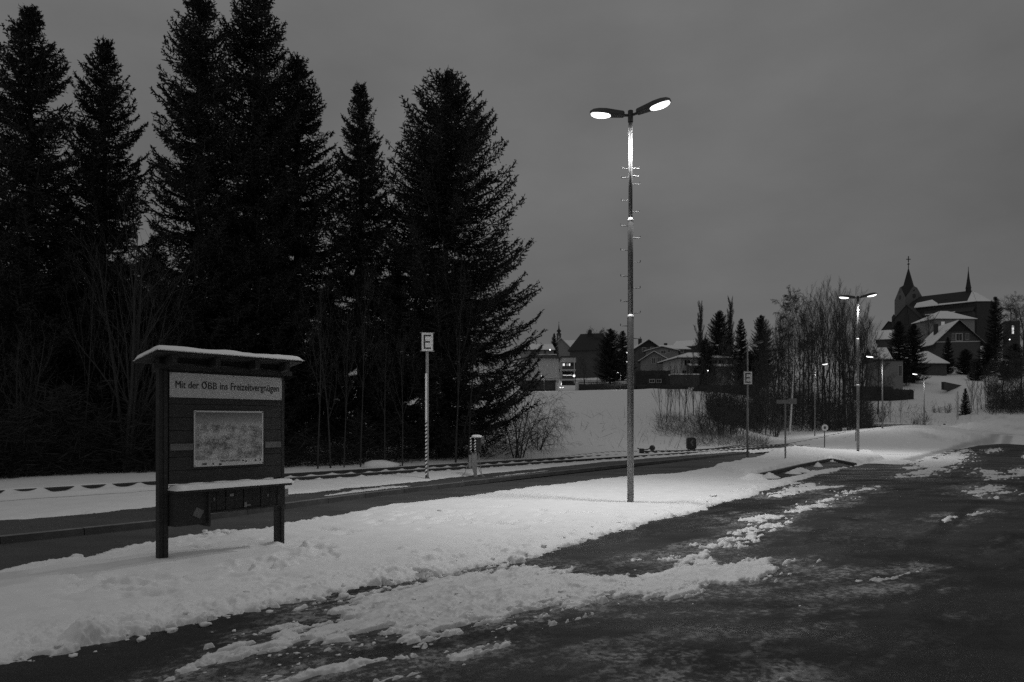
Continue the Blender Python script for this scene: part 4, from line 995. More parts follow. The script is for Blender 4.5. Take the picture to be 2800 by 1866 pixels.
# map poster: printed relief map with a white margin
def poster_mat():
    m = mat('printed_map', .3, .55); t = m.node_tree; b = t.nodes['Principled BSDF']
    def N(k): return t.nodes.new('ShaderNode' + k)
    co = N('TexCoord'); sp_ = N('SeparateXYZ'); t.links.new(co.outputs['Generated'], sp_.inputs[0])
    n1_ = N('TexNoise'); n1_.inputs['Scale'].default_value = 15; n1_.inputs['Detail'].default_value = 8; n1_.inputs['Roughness'].default_value = .68; n1_.inputs['Distortion'].default_value = 2.6
    mpv = N('Mapping'); mpv.inputs['Scale'].default_value = (1, 1, .8); t.links.new(co.outputs['Generated'], mpv.inputs[0]); t.links.new(mpv.outputs[0], n1_.inputs['Vector'])
    r1 = N('MapRange'); r1.inputs['From Min'].default_value = .3; r1.inputs['From Max'].default_value = .72; r1.inputs['To Min'].default_value = .06; r1.inputs['To Max'].default_value = .62
    big_ = N('TexNoise'); big_.inputs['Scale'].default_value = 6; big_.inputs['Detail'].default_value = 3; t.links.new(mpv.outputs[0], big_.inputs['Vector'])
    rb = N('MapRange'); rb.inputs['From Min'].default_value = .35; rb.inputs['From Max'].default_value = .65; rb.inputs['To Min'].default_value = -.14; rb.inputs['To Max'].default_value = .12; t.links.new(big_.outputs['Fac'], rb.inputs['Value'])
    sm_ = N('Math'); sm_.operation = 'ADD'; t.links.new(n1_.outputs['Fac'], sm_.inputs[0]); t.links.new(rb.outputs[0], sm_.inputs[1]); t.links.new(sm_.outputs[0], r1.inputs['Value'])
    wob = N('TexNoise'); wob.inputs['Scale'].default_value = 5; wob.inputs['Detail'].default_value = 5; t.links.new(co.outputs['Generated'], wob.inputs['Vector'])
    sk = N('MapRange'); sk.inputs['From Min'].default_value = .74; sk.inputs['From Max'].default_value = 1.0; sk.inputs['To Min'].default_value = .34; sk.inputs['To Max'].default_value = .12      # printed sky of the panorama
    t.links.new(sp_.outputs['Z'], sk.inputs['Value'])
    ad = N('Math'); ad.operation = 'MULTIPLY_ADD'; ad.inputs[1].default_value = .16; t.links.new(wob.outputs['Fac'], ad.inputs[0]); t.links.new(sp_.outputs['Z'], ad.inputs[2])
    fm = N('MapRange'); fm.inputs['From Min'].default_value = .78; fm.inputs['From Max'].default_value = .90; t.links.new(ad.outputs[0], fm.inputs['Value'])
    mx = N('Mix'); mx.data_type = 'FLOAT'; t.links.new(fm.outputs[0], mx.inputs['Factor']); t.links.new(r1.outputs[0], mx.inputs['A']); t.links.new(sk.outputs[0], mx.inputs['B'])
    t.links.new(mx.outputs['Result'], b.inputs['Base Color'])
    return m
px0, px1 = tt(522), tt(711); pz0, pz1 = 1.082, 1.735
pm_ = part('map_poster', MB().box(((px0 + px1) / 2, -.070, (pz0 + pz1) / 2), (px1 - px0, .008, pz1 - pz0)), nb, mat('poster_paper', .58, .6, .05, 9))
part('printed_map', MB().box(((px0 + px1) / 2, -.0752, (pz0 + pz1) / 2 + .030), (px1 - px0 - .036, .004, pz1 - pz0 - .10)), pm_, poster_mat())
tx = text_mesh('DREILÄNDERREGION', .26, .030, .01); o = part('lettering', tx, pm_, loc=(px0 + .315, -.0785, pz0 + .048)); tx.materials.append(M_black)
for fx, fz, w_, h_ in ((.14, .030, .055, .016), (.26, .028, .016, .020), (.36, .020, .030, .020), (.69, .052, .024, .012), (.735, .043, .014, .02), (.88, .05, .018, .016), (.955, .053, .014, .024)):
    part('printed_mark', MB().box((px0 + (px1 - px0) * fx, -.0776, pz0 + fz), (w_, .0012, h_)), pm_, M_black)
for fx in (.012, .988):
    for z in (pz0 + .014, pz1 - .014): part('screw', sme, pm_, loc=(px0 + (px1 - px0) * fx, -.074, z)).rotation_euler = (R(90), 0, 0)
# shelf with snow, leaflet box below
part('shelf', MB().box((W / 2 + .03, -.13, .822), (W - .02, .26, .028)), nb, M_wood)
def snow_slab(xa, xb, ya, yb, z, h, seed, nx=40, ny=8, slope=0.0):
    b = MB(); X, Yv = np.meshgrid(np.linspace(xa, xb, nx), np.linspace(ya, yb, ny), indexing='ij')
    n_ = fbm(X * 3 + seed, Yv * 6, seed, 3)
    ex = np.minimum((X - xa), (xb - X)); ey = np.minimum(Yv - ya, yb - Yv); e = np.minimum(np.sqrt(np.clip(ex / .05, 0, 1)), np.sqrt(np.clip(ey / .05, 0, 1)))
    Zt = z + h * e * (1 + .28 * n_) + slope * (Yv - ya)
    Zb = z + slope * (Yv - ya) + 0 * X
    vs = [(X[i, j], Yv[i, j], Zt[i, j]) for i in range(nx) for j in range(ny)] + [(X[i, j], Yv[i, j], Zb[i, j] - .001) for i in range(nx) for j in range(ny)]
    fs = []
    o_ = nx * ny
    for i in range(nx - 1):
        for j in range(ny - 1):
            a = i * ny + j; fs.append((a, a + ny, a + ny + 1, a + 1)); fs.append((o_ + a, o_ + a + 1, o_ + a + ny + 1, o_ + a + ny))
    b.add(vs, fs); return b
part('snow_on_shelf', snow_slab(.035, W + .07, -.27, .0, .836, .052, 4), nb, M_snowcap, True)
part('leaflet_box', MB().box((x0 + .19, -.10, .62), (.37, .18, .375)), nb, M_wood)
part('box_side', MB().box((x0 + .385, -.12, .60), (.022, .22, .40)), nb, M_wood)
part('back_rail', MB().box(((x0 + .40 + x1) / 2, -.02, .80), (x1 - x0 - .40, .04, .02)), nb, M_wood)
ns = 9; sx_ = x0 + .42; sw2 = (x1 + .03 - sx_) / ns
sl_ = MB(); sl_.box((0, 0, 0), (sw2 * .93, .018, .255)); slm = sl_.mesh('slat', M_wood)
for i in range(ns): part('slat', slm, nb, loc=(sx_ + sw2 * (i + .5), -.10 + (.006 if i % 2 else 0), .68))
part('box_back', MB().box((sx_ + (x1 - sx_) / 2, -.06, .68), (x1 - sx_, .016, .26)), nb, M_wood)
part('bottom_rail', MB().box(((sx_ + x1 + .03) / 2, -.095, .545), (x1 + .03 - sx_, .05, .02)), nb, M_wood)
for fx, z, w_, h_ in ((.08, .70, .012, .04), (.30, .73, .05, .03), (.48, .60, .03, .06), (.52, .59, .05, .015), (.78, .69, .018, .03)):
    part('leaflet_scrap', MB().box((sx_ + (x1 - sx_) * fx, -.113, z), (w_, .003, h_)), nb, M_grey)
part('sticker', MB().box((x1 + .045, -.113, .70), (.05, .004, .10)), nb, M_grey); part('label_scrap', MB().box((x0 + .27, -.193, .565), (.10, .003, .10), ry=.5), nb, M_pale_wood)
# roof: one slope falling to the back, rafters below, snow on top
oh = .17; yf, ybk = -.26, .30; zfr, zbk = 2.36, 2.27; sl2 = (zbk - zfr) / (ybk - yf)
rf = part('roof', MB().add([(x, y, zfr + sl2 * (y - yf) + dz) for dz in (0, .026) for x in (-oh, W + oh) for y in (yf, ybk)], [(0, 1, 3, 2), (4, 6, 7, 5), (0, 2, 6, 4), (1, 5, 7, 3), (0, 4, 5, 1), (2, 3, 7, 6)]), nb, M_wood)
part('snow_on_roof', snow_slab(-oh - .02, W + oh + .02, yf - .03, ybk + .02, zfr + .025 - sl2 * .03, .062, 9, 60, 10, sl2), rf, M_snowcap, True)
for x in (.03, W * .36, W * .70, W - .03): part('rafter', MB().add([(x + a * .03, y, zfr + sl2 * (y - yf) - .002 - d) for a in (-1, 1) for (y, d) in ((yf + .02, 0), (yf + .02, .10), (ybk - .04, .10), (ybk - .04, 0))], [(0, 1, 2, 3), (7, 6, 5, 4), (0, 4, 5, 1), (1, 5, 6, 2), (2, 6, 7, 3), (3, 7, 4, 0)]), rf, M_wood)
part('beam', MB().box((W / 2, -.075, 2.225), (W + .26, .04, .055)), nb, M_wood)
part('beam', MB().box((W / 2, -.03, 2.30), (W - .1, .03, .06)), nb, M_wood)
# ================================================================== TREES
def kites(O, D, Ln, Wd, rng_, cross=False):
    """flat pointed sprays: O origins, D unit directions, Ln lengths, Wd half widths -> verts, tris"""
    n = len(O)
    up = rng_.normal(size=(n, 3)); S = np.cross(D, up); S /= np.linalg.norm(S, axis=1)[:, None] + 1e-9
    tip = O + D * Ln[:, None]; mid = O + D * (Ln * .38)[:, None]
    a = mid + S * Wd[:, None]; b = mid - S * Wd[:, None]
    V = np.stack([O, a, tip, b], 1).reshape(-1, 3); k = np.arange(n)[:, None] * 4
    Tn = np.concatenate([k + np.array([0, 1, 2]), k + np.array([0, 2, 3])])
    if cross:
        S2 = np.cross(D, S); a2 = mid + S2 * Wd[:, None]; b2 = mid - S2 * Wd[:, None]
        V2 = np.stack([O, a2, tip, b2], 1).reshape(-1, 3); k2 = k + len(V)
        Tn = np.concatenate([Tn, k2 + np.array([0, 1, 2]), k2 + np.array([0, 2, 3])]); V = np.concatenate([V, V2])
    return V, Tn
def spruce_mesh(H, prof, seed, dz=.30, nb=8, zmin=.7, hang=1.0, tw=.10, gap=.14, stretch_tip=1.0, snow=0):
    rg = np.random.default_rng(seed)
    zp, rp = zip(*prof)
    O = []; D = []; LN = []; WD = []; wood = MB(); SN = []
    z = zmin
    while z < H - .25:
        R0 = np.interp(z, zp, rp); t = z / H
        for k in range(nb + (1 if R0 > 2.5 else 0)):
            if rg.random() < gap: continue
            az = rg.uniform(0, 2 * np.pi); L_ = R0 * rg.uniform(.62, 1.14); zz = z + rg.uniform(-.5, .5) * dz
            if L_ < .12: continue
            # lower boughs leave the stem level or sagging and lift their tips; top ones climb
            e0 = (-.26 + 1.25 * max(0, t - .45) ** 1.1 + rg.uniform(-.12, .12)); up = (.42 + .25 * rg.random()) * (1 - .3 * t)
            N = max(4, int(L_ / tw)); s = np.linspace(.06, 1, N)
            rad = L_ * s; h = zz + L_ * (e0 * s + up * s ** 2.6 - .0 * s)
            dr = np.array([np.cos(az), np.sin(az), 0]); la = np.array([-np.sin(az), np.cos(az), 0])
            bend = rg.uniform(-.12, .12) * L_
            B = dr[None] * rad[:, None] + la[None] * (bend * s ** 2)[:, None] + np.array([0, 0, 1])[None] * h[:, None]
            tg = np.gradient(B, axis=0); tg /= np.linalg.norm(tg, axis=1)[:, None]
            if L_ > .7:
                st = max(1, N // 4); pts = [B[i] for i in range(0, N, st)] + [B[-1]]
                wood.tube(pts, [.008 + .028 * (1 - i / (len(pts) - 1)) * min(1, L_ / 2.5) for i in range(len(pts))], 3, False)
            fan = np.minimum(.16 + .45 * L_ * .25, .62) * np.sin(np.pi * np.clip(s * .86 + .10, 0, 1)) ** .8 * rg.uniform(.75, 1.2, N) + .10
            for sd in (-1, 1):
                d = tg * .62 + la[None] * sd * rg.uniform(.55, .95, N)[:, None] + np.array([0, 0, 1])[None] * rg.uniform(-.35, .22, N)[:, None]
                d /= np.linalg.norm(d, axis=1)[:, None]
                keep = rg.random(N) > .10
                O.append(B[keep]); D.append(d[keep]); LN.append(fan[keep]); WD.append(np.full(keep.sum(), .034))
            # curtains hanging under the bough
            hg = rg.random(N) < .80 * hang
            if hg.any():
                d = np.stack([rg.uniform(-.25, .25, hg.sum()), rg.uniform(-.25, .25, hg.sum()), np.full(hg.sum(), -1.0)], 1) + tg[hg] * .3; d /= np.linalg.norm(d, axis=1)[:, None]
                O.append(B[hg]); D.append(d); LN.append(rg.uniform(.15, .55, hg.sum()) * np.clip(L_ / 2, .35, 1.0) * (.35 + .65 * np.sin(np.pi * np.clip(s[hg], 0, 1)))); WD.append(np.full(hg.sum(), .030))
            # leader of the bough
            O.append(B[-2:-1]); D.append(tg[-1:] + np.array([[0, 0, .25]])); LN.append(np.array([.30 * rg.uniform(.7, 1.3)])); WD.append(np.array([.035]))
            if snow and z < H * .62 and rg.random() < snow:
                i0 = rg.integers(N // 3, N - 1); SN.append((B[i0], tg[i0], la))
        z += dz * rg.uniform(.75, 1.2) * (1 - .35 * t)
    # top shoots
    for k in range(14):
        zz = H - rg.uniform(.0, 1.0); az = rg.uniform(0, 6.3); d = np.array([np.cos(az) * .55, np.sin(az) * .55, .8])
        O.append(np.array([[0, 0, zz - .1]])); D.append(d[None] / np.linalg.norm(d)); LN.append(np.array([.22 + .16 * rg.random()])); WD.append(np.array([.03]))
    O.append(np.array([[0, 0, H - .5]])); D.append(np.array([[0., 0, 1]])); LN.append(np.array([.62])); WD.append(np.array([.032]))
    O = np.concatenate(O); D = np.concatenate(D); LN = np.concatenate(LN); WD = np.concatenate(WD)
    D /= np.linalg.norm(D, axis=1)[:, None]
    V, Tn = kites(O, D, LN, WD, rg)
    # side needles-shoots along each spray give the ragged, spiky outline
    m = 5
    f = np.repeat(rg.uniform(.2, .95, (1, m)), len(O), 0).ravel(); idx_ = np.repeat(np.arange(len(O)), m)
    f = np.clip(f + rg.uniform(-.12, .12, len(f)), .1, .98)
    o2 = O[idx_] + D[idx_] * (LN[idx_] * f)[:, None]; rnd = rg.normal(size=(len(f), 3)); rnd[:, 2] *= .55
    d2 = D[idx_] * .75 + rnd / np.linalg.norm(rnd, axis=1)[:, None] * .85; d2 /= np.linalg.norm(d2, axis=1)[:, None]
    l2 = (.05 + .34 * LN[idx_] * (1 - .6 * f)) * rg.uniform(.6, 1.25, len(f))
    V2, T2 = kites(o2, d2, l2, np.full(len(f), .020), rg)
    crown = npmesh('crown', np.concatenate([V, V2]), np.concatenate([Tn, T2 + len(V)]), M_needle)
    tr = MB(); zs = np.linspace(-.6, H - .3, 9)
    tr.tube([(.05 * math.sin(z * .7), .05 * math.cos(z * .9), z) for z in zs], [max(.012, (.014 * H + .02) * (1 - max(z, 0) / H) ** .8 + (.08 if z < .2 else 0)) for z in zs], 9)
    trunk = tr.mesh('trunk', M_bark, True)
    boughs = wood.mesh('bough_wood', M_bark)
    sn = None
    if SN:
        V = []; Tt = []
        for i, (b, t_, la) in enumerate(SN):
            n_ = rg.integers(2, 5); 
            for q in range(n_):
                c = b + t_ * (q * .09) + la * rg.normal(0, .12) + np.array([0, 0, .03 - abs(rg.normal(0, .05))])
                sc_ = np.array([1.0, 1.0, .35]) * rg.uniform(.03, .075)
                k = len(V) * len(bm_v); V.append(bm_v * sc_ + c); Tt.append(bm_f + k)
        sn = npmesh('snow_tufts', np.concatenate(V), np.concatenate(Tt), M_snowcap)
    return crown, trunk, boughs, sn
# (height, radius) outlines
NARROW_A = [(0, 1.9), (4, 2.0), (8, 1.75), (11, 1.55), (13, 1.25), (14.6, .95), (15.6, .62), (16.4, .30), (17, .08)]
NARROW_B = [(0, 2.2), (4, 2.3), (7, 2.1), (9.5, 1.75), (11.5, 1.55), (13, 1.15), (14, .85), (15, .45), (16, .1)]
WIDE = [(0, 3.0), (1.5, 3.5), (4, 3.75), (6.5, 3.55), (8, 3.2), (9.5, 2.85), (11, 2.45), (12.5, 2.1), (13.5, 1.6), (14.5, .95), (15.2, .45), (15.7, .15)]
MEDIUM = [(0, 2.4), (4, 2.5), (8, 1.95), (11, 1.35), (13, .85), (14.3, .5), (15.2, .1)]
SP = {'A': spruce_mesh(17, NARROW_A, 1, snow=.05), 'B': spruce_mesh(16, NARROW_B, 2, snow=.05), 'W': spruce_mesh(15.7, WIDE, 3, dz=.30, nb=9, snow=.04, tw=.12), 'M': spruce_mesh(15.2, MEDIUM, 4, snow=.05)}
def spruce(kind, px, Y, H, label, rz=0.0, wide=1.0, group='tall spruces behind the railway track', base=None, name='spruce_tree', lean=0.0):
    h0 = {'A': 17, 'B': 16, 'W': 15.7, 'M': 15.2}[kind]
    b = base or Vector(((px - CX) / F * Y, Y, Tz((px - CX) / F * Y, Y)))
    t = thing(name, label, 'tree', b, rz, group); t.rotation_euler = (lean, 0, rz)
    k = H / h0; t.scale = (k * wide, k * wide, k)
    c, tr, bw_, sn = SP[kind]
    part('crown', c, t); part('trunk', tr, t); part('bough_wood', bw_, t)
    if sn: part('snow_tufts', sn, t, kind='stuff')
    return t
HT = lambda py, Y: EYE + (HY - py) / F * Y
spruce('A', 82, 23.5, HT(28, 23.5), 'spruce at the left edge of the photo, its bushy top just below the frame', .4, 1.10)
spruce('B', 283, 25.5, HT(108, 25.5), 'spruce with open stepped boughs and a bare spire, second from the left', 1.2, .92)
spruce('A', 545, 25.5, HT(-30, 25.5), 'very tall narrow spruce whose top is cut by the frame, left of a twin', 2.3, 1.02)
spruce('A', 700, 27.0, HT(-60, 27), 'very tall narrow spruce cut by the frame, right one of the twins', 4.0, 1.0)
spruce('B', 812, 28.5, HT(155, 28.5), 'spruce with a thin bare leader, tucked against the right twin', 3.1, 1.05)
spruce('M', 984, 28.5, HT(238, 28.5), 'slim pointed spruce standing alone between the twins and the broad spruce', .9, .86)
spruce('W', 1218, 29.0, HT(200, 29), 'broadest spruce, round topped, its upswept boughs reaching right towards the snow field', 2.0, 1.0)
for px, Y, py, kd, lab, rz, wd in ((-60, 30, 330, 'B', 'dark spruce filling in behind the leftmost spruce', .2, 1.2), (175, 33, 560, 'M', 'lower dark spruce behind the gap of the two left spruces', 1.7, 1.25),
        (425, 33, 640, 'B', 'lower dark spruce behind the bare shrub left of the notice board', 2.9, 1.2), (620, 35, 560, 'M', 'dark spruce filling in behind the very tall twins', .1, 1.3),
        (895, 36, 800, 'B', 'lower dark spruce behind the slim pointed spruce', 5.0, 1.25), (1085, 35, 720, 'M', 'dark spruce filling in left behind the broadest spruce', 3.6, 1.2), (760, 33, 820, 'W', 'low wide dark spruce behind the notice board roof', 1.0, .9),
        (330, 30, 700, 'W', 'low wide dark spruce behind the many-stemmed shrub', 4.0, .85), (60, 29, 720, 'W', 'low wide dark spruce at the left edge behind the rails', 5.0, .85)):
    spruce(kd, px, Y, HT(py, Y) - Tz((px - CX) / F * Y, Y), lab, rz, wd, 'dark spruces of the second row')
for px, Y, py, lab, rz in ((130, 27.5, 800, 'low spruce thicket tree second from the left edge', 1.0), (235, 28, 830, 'low spruce tree behind the leaning bare stem', 2.4), (460, 27.5, 800, 'low spruce tree hidden behind the left post of the notice board', 3.5), (545, 29, 850, 'low spruce tree hidden behind the slogan panel', .3), (640, 28, 820, 'low spruce tree hidden behind the map poster', 5.2), (720, 29, 860, 'low spruce tree hidden by the right post of the notice board', 4.4), (-30, 26, 800, 'low spruce tree cut by the left edge of the photo', 2.0)):
    spruce('W', px, Y, HT(py, Y), lab, rz, 1.25, 'low spruces at the foot of the row')

# ------------------------------------------------------------------ bare trees
def bare_mesh(H, seed, m, style='spread', r0=None, detail=4, first=.25, stems=1, nbr=9, twigr=.010, name='branches'):
    rd = random.Random(seed); tr = MB(); br = MB()
    P_ = {'spread': (55, .62, .02, .25), 'upright': (24, .58, .10, .12), 'column': (20, .36, .08, .10), 'birch': (42, .50, .02, .2), 'shrub': (32, .62, .04, .22), 'droop': (58, .7, -.10, .25)}[style]
    ang, lr, lift, wig = P_
    def grow(p, d, L_, r, depth, mb):
        n = 5 if depth == 0 else 4 if depth == 1 else 3
        pts = [p]; rs = [r]
        for i in range(n):
            wg = wig * (.28 if depth == 0 else 1)
            d = (d + Vector((rd.uniform(-wg, wg), rd.uniform(-wg, wg), rd.uniform(-wg, wg) * .5 + lift + (-.22 if style in ('birch', 'droop') and depth >= 2 else 0)))).normalized()
            p = p + d * (L_ / n); pts.append(p); rs.append(max(twigr * .6, r * (1 - .8 * (i + 1) / n)))
        mb.tube(pts, rs, 8 if depth == 0 else 4 if depth == 1 else 3, False)
        if depth >= detail: return
        k = nbr if depth == 0 else max(3, nbr - 2 - depth)
        for j in range(k):
            t = (first if depth == 0 else .15) + (1 - (first if depth == 0 else .15)) * (j + rd.random()) / k
            t = min(t, .98); q = t * n; i = min(int(q), n - 1); pp = pts[i].lerp(pts[i + 1], q - i); dd = (pts[i + 1] - pts[i]).normalized()
            a = R(ang * rd.uniform(.6, 1.25)) * (1.0 if depth else 1 - .35 * t); az = rd.uniform(0, 6.283) if depth else j * 2.4 + rd.uniform(-.4, .4)
            x = dd.orthogonal().normalized(); y = dd.cross(x)
            nd = (dd * math.cos(a) + (x * math.cos(az) + y * math.sin(az)) * math.sin(a)).normalized()
            l2 = L_ * lr * rd.uniform(.65, 1.1) * ((1.05 - .65 * t) if depth == 0 else (1 - .35 * t))
            grow(pp, nd, l2, max(twigr, rs[i] * .5), depth + 1, br)
    for s in range(stems):
        d = Vector((rd.uniform(-1, 1), rd.uniform(-1, 1), 0)) * (.28 if stems > 1 else .03) + Vector((0, 0, 1)); h = H * (1 if s == 0 else rd.uniform(.65, 1))
        grow(Vector((rd.uniform(-1, 1) * .12 * (stems > 1), rd.uniform(-1, 1) * .12 * (stems > 1), -.3)), d.normalized(), h + .3, r0 or H * .012, 0, tr)
    ms = m if not isinstance(m, list) else m[0]
    return tr.mesh('trunk', ms, True), br.mesh('branches', ms if not isinstance(m, list) else M_twig)
BARE = {
 'clump': bare_mesh(14.5, 21, M_dtwig, 'upright', .14, 3, .22, 1, 12, .0105), 'clump2': bare_mesh(14, 22, M_dtwig, 'upright', .12, 3, .28, 1, 11, .0105),
 'birch': bare_mesh(13.5, 23, [M_birch], 'birch', .13, 4, .28, 1, 15, .008), 'spread': bare_mesh(11, 24, M_dtwig, 'spread', .20, 4, .22, 1, 11, .014),
 'sap': bare_mesh(5, 25, M_dtwig, 'upright', .045, 3, .12, 1, 9, .009), 'sap2': bare_mesh(5, 26, M_dtwig, 'upright', .038, 3, .2, 1, 8, .009),
 'thin': bare_mesh(6.5, 27, M_twig, 'upright', .042, 3, .35, 1, 8, .0055), 'thin2': bare_mesh(6, 28, M_twig, 'birch', .038, 3, .3, 1, 9, .0055),
 'shrub': bare_mesh(7.2, 29, M_twig, 'shrub', .075, 3, .2, 6, 7, .0065), 'poplar': bare_mesh(13, 30, M_dtwig, 'column', .16, 2, .08, 1, 44, .022),
 'droop': bare_mesh(3.2, 31, M_twig, 'droop', .03, 3, .1, 7, 8, .005), 'bush': bare_mesh(1.5, 32, M_dtwig, 'shrub', .02, 3, .05, 6, 6, .006),
}
BH = {'clump': 17, 'clump2': 16.5, 'birch': 15.4, 'spread': 12, 'sap': 5, 'sap2': 5, 'thin': 6.5, 'thin2': 6, 'shrub': 7.2, 'poplar': 13.8, 'droop': 3.2, 'bush': 1.5}
def bare(kind, px, Y, H, label, group, rz=0.0, wide=1.0, base_py=None, lean=(0, 0), name='bare_tree', cat='tree', bark=None):
    b = GT(px, Y)
    if base_py is not None: b.z = HT(base_py, Y)
    t = thing(name, label, cat, b, rz, group); k = H / BH[kind]; t.scale = (k * wide, k * wide, k); t.rotation_euler = (lean[0], lean[1], rz)
    part('trunk', BARE[kind][0], t); part('branches', BARE[kind][1], t)
    return t
# shrubs and saplings in front of the spruces
bare('shrub', 338, 21.2, HT(650, 21.2), 'many-stemmed bare shrub left of the notice board, in front of the spruces', 'bare growth before the spruces', .5, .85, 1304, name='bare_shrub', cat='shrub')
bare('shrub', 60, 20.5, 4.3, 'low bare shrub with snow-dusted twigs at the left edge behind the rails', 'bare growth before the spruces', 2.5, 1.1, 1322, name='bare_shrub', cat='shrub')
for px, Y, py, kd, lab, wd in ((222, 21, 760, 'thin', 'slender bare stem leaning left, left of the many-stemmed shrub', .8), (283, 21.4, 700, 'thin2', 'slender bare stem just left of the many-stemmed shrub', .7),
        (868, 22.5, 830, 'thin', 'first slender bare sapling right of the notice board roof', .9), (905, 22.8, 860, 'thin2', 'forked slender sapling between the notice board and the letter E board', 1.0), (940, 23.2, 900, 'thin', 'short slender sapling close left of the letter E board', .9),
        (1052, 24.5, 880, 'thin2', 'slender sapling left of the letter E post', .9), (1100, 24, 950, 'thin', 'low forked sapling left of the striped post', 1.0), (1245, 26, 800, 'thin', 'slender sapling behind the trackside box', 1.0), (1280, 26.5, 870, 'thin2', 'slender sapling right behind the trackside box', 1.1), (985, 23.6, 820, 'thin', 'tall slender sapling in the dark gap left of the letter E board', .8)):
    bare(kd, px, Y, HT(py, Y), lab, 'bare growth before the spruces', px * .7, wd, lean=(0, -.05 if px < 300 else .02), name='bare_sapling')
bare('droop', 1415, 29.5, 3.6, 'pale drooping bare shrub at the right foot of the broadest spruce', 'bare growth before the spruces', .3, 1.0, name='bare_shrub', cat='shrub')
bare('droop', 1470, 32, 2.2, 'low pale bare shrub on the snow field right of the broadest spruce', 'bare growth before the spruces', 1.9, 1.0, name='bare_shrub', cat='shrub')
p = G(1055, 1275, .05); sm = thing('tree_stump', 'snow-covered mound of brushwood beside the rails right of the notice board', 'brush pile', Vector(((1045 - CX) / F * 23.2, 23.2, 0)))
rd_ = random.Random(8); g = MB()
for k in range(34):
    a = rd_.uniform(0, 6.28); l_ = rd_.uniform(.3, .75); z = rd_.uniform(.05, .32); g.tube([(-math.cos(a) * l_, -math.sin(a) * l_ * .5, z * .6), (0, 0, z), (math.cos(a) * l_, math.sin(a) * l_ * .5, z * .5)], .012, 4, False)
part('brushwood', g, sm, M_twig); sm.name = 'brush_pile'
vv = ico_v * np.array([.62, .38, .22]) * (1 + .25 * fbm(ico_v[:, 0] * 2, ico_v[:, 1] * 2 + ico_v[:, 2], 4, 3))[:, None] + np.array([0, 0, .16]); part('snow_cover', npmesh('snow_cover', vv, ico_f, M_snowcap, True), sm)

# tangle of dead boughs, brushwood and low needles under the spruces: nobody could count it
rg_ = np.random.default_rng(77); n = 70000
pxu = rg_.uniform(-260, 1400, n); dens = np.where(pxu < 760, 1.0, np.where(pxu < 1150, .40, .28)); k = rg_.random(n) < dens; pxu = pxu[k]; n = len(pxu)
Yu = 1944.4 * 1.6 / (np.interp(pxu, [-260, 0, 250, 430, 800, 1000, 1400], [1345, 1326, 1311, 1306, 1292, 1284, 1258]) - 1155) + .35 + np.abs(rg_.normal(0, 3.2, n)); Xu = (pxu - CX) / F * Yu
hz = rg_.random(n) ** 1.7 * np.where(pxu < 760, 2.6, 1.6) * (.45 + .75 * vn(pxu * .03, pxu * 0, 5))
Ou = np.stack([Xu, Yu, T(Xu, Yu) + hz + .02], 1); Du = rg_.normal(size=(n, 3)); Du[:, 2] = np.abs(Du[:, 2]) * .5; Du /= np.linalg.norm(Du, axis=1)[:, None]
Vu, Tu = kites(Ou, Du, rg_.uniform(.15, .8, n), rg_.uniform(.004, .018, n), rg_)
struct('undergrowth', npmesh('undergrowth', Vu, Tu, M_needle), kind='stuff')

# dark brush at the foot of the wood and of the thicket
def brush(name, spec, n, h, seed, mtl, wmax=.03):
    r_ = np.random.default_rng(seed); px = r_.uniform(spec[0], spec[1], n); Y_ = r_.uniform(spec[2], spec[3], n); X_ = (px - CX) / F * Y_
    O_ = np.stack([X_, Y_, T(X_, Y_) + r_.random(n) ** 2.2 * h * (.25 + 1.3 * vn(px * .045, Y_ * .2, seed))], 1); D_ = r_.normal(size=(n, 3)) * np.array([.6, .6, 1]); D_[:, 2] = np.abs(D_[:, 2]); D_ /= np.linalg.norm(D_, axis=1)[:, None]
    V_, T_ = kites(O_, D_, r_.uniform(.3, 1.3, n), r_.uniform(.006, wmax, n), r_); struct(name, npmesh(name, V_, T_, mtl), kind='stuff')
brush('wood_undergrowth', (2062, 2385, 66, 96), 24000, 4.6, 5, M_dtwig)
brush('thicket_undergrowth', (1935, 2080, 60, 76), 9000, 3.0, 6, M_dtwig)
brush('field_edge_grass', (1795, 2000, 47, 62), 2600, .25, 7, M_grass, .012)
brush('bank_undergrowth', (2700, 2830, 84, 96), 14000, 4.2, 8, M_dtwig)
brush('slope_tufts', (2390, 2650, 80, 104), 700, .22, 10, M_dtwig, .02)
brush('field_tufts', (1500, 1900, 34, 60), 260, .10, 11, M_grass, .012)
brush('track_side_grass', (1880, 2100, 41, 50), 1500, .18, 9, M_grass, .010)

# birch, wood beyond the tracks, thicket
bare('birch', 2158, 62, HT(783, 62), 'birch with a white trunk behind the slim grey sign, before the dark wood', 'birches', .4, .85, 1206, lean=(0, .07), name='birch_tree')
WOOD = [(2085, 72, 900, 'clump2'), (2110, 70, 880, 'clump'), (2195, 74, 840, 'clump'), (2222, 70, 800, 'clump2'), (2248, 76, 790, 'clump'), (2268, 72, 800, 'clump'), (2292, 75, 785, 'clump2'), (2312, 71, 830, 'clump'), (2330, 78, 800, 'clump2'), (2352, 74, 850, 'clump'), (2372, 80, 880, 'clump2'),
        (2175, 80, 860, 'clump2'), (2140, 82, 880, 'clump'), (2210, 84, 830, 'clump'), (2260, 86, 815, 'clump2'), (2305, 88, 820, 'clump'), (2098, 92, 900, 'clump2'), (2128, 95, 870, 'clump'), (2158, 94, 850, 'clump2'), (2186, 97, 835, 'clump2'), (2238, 96, 830, 'clump'), (2282, 98, 822, 'clump2'), (2328, 96, 840, 'clump'), (2362, 97, 880, 'clump2'), (2345, 86, 860, 'clump')]
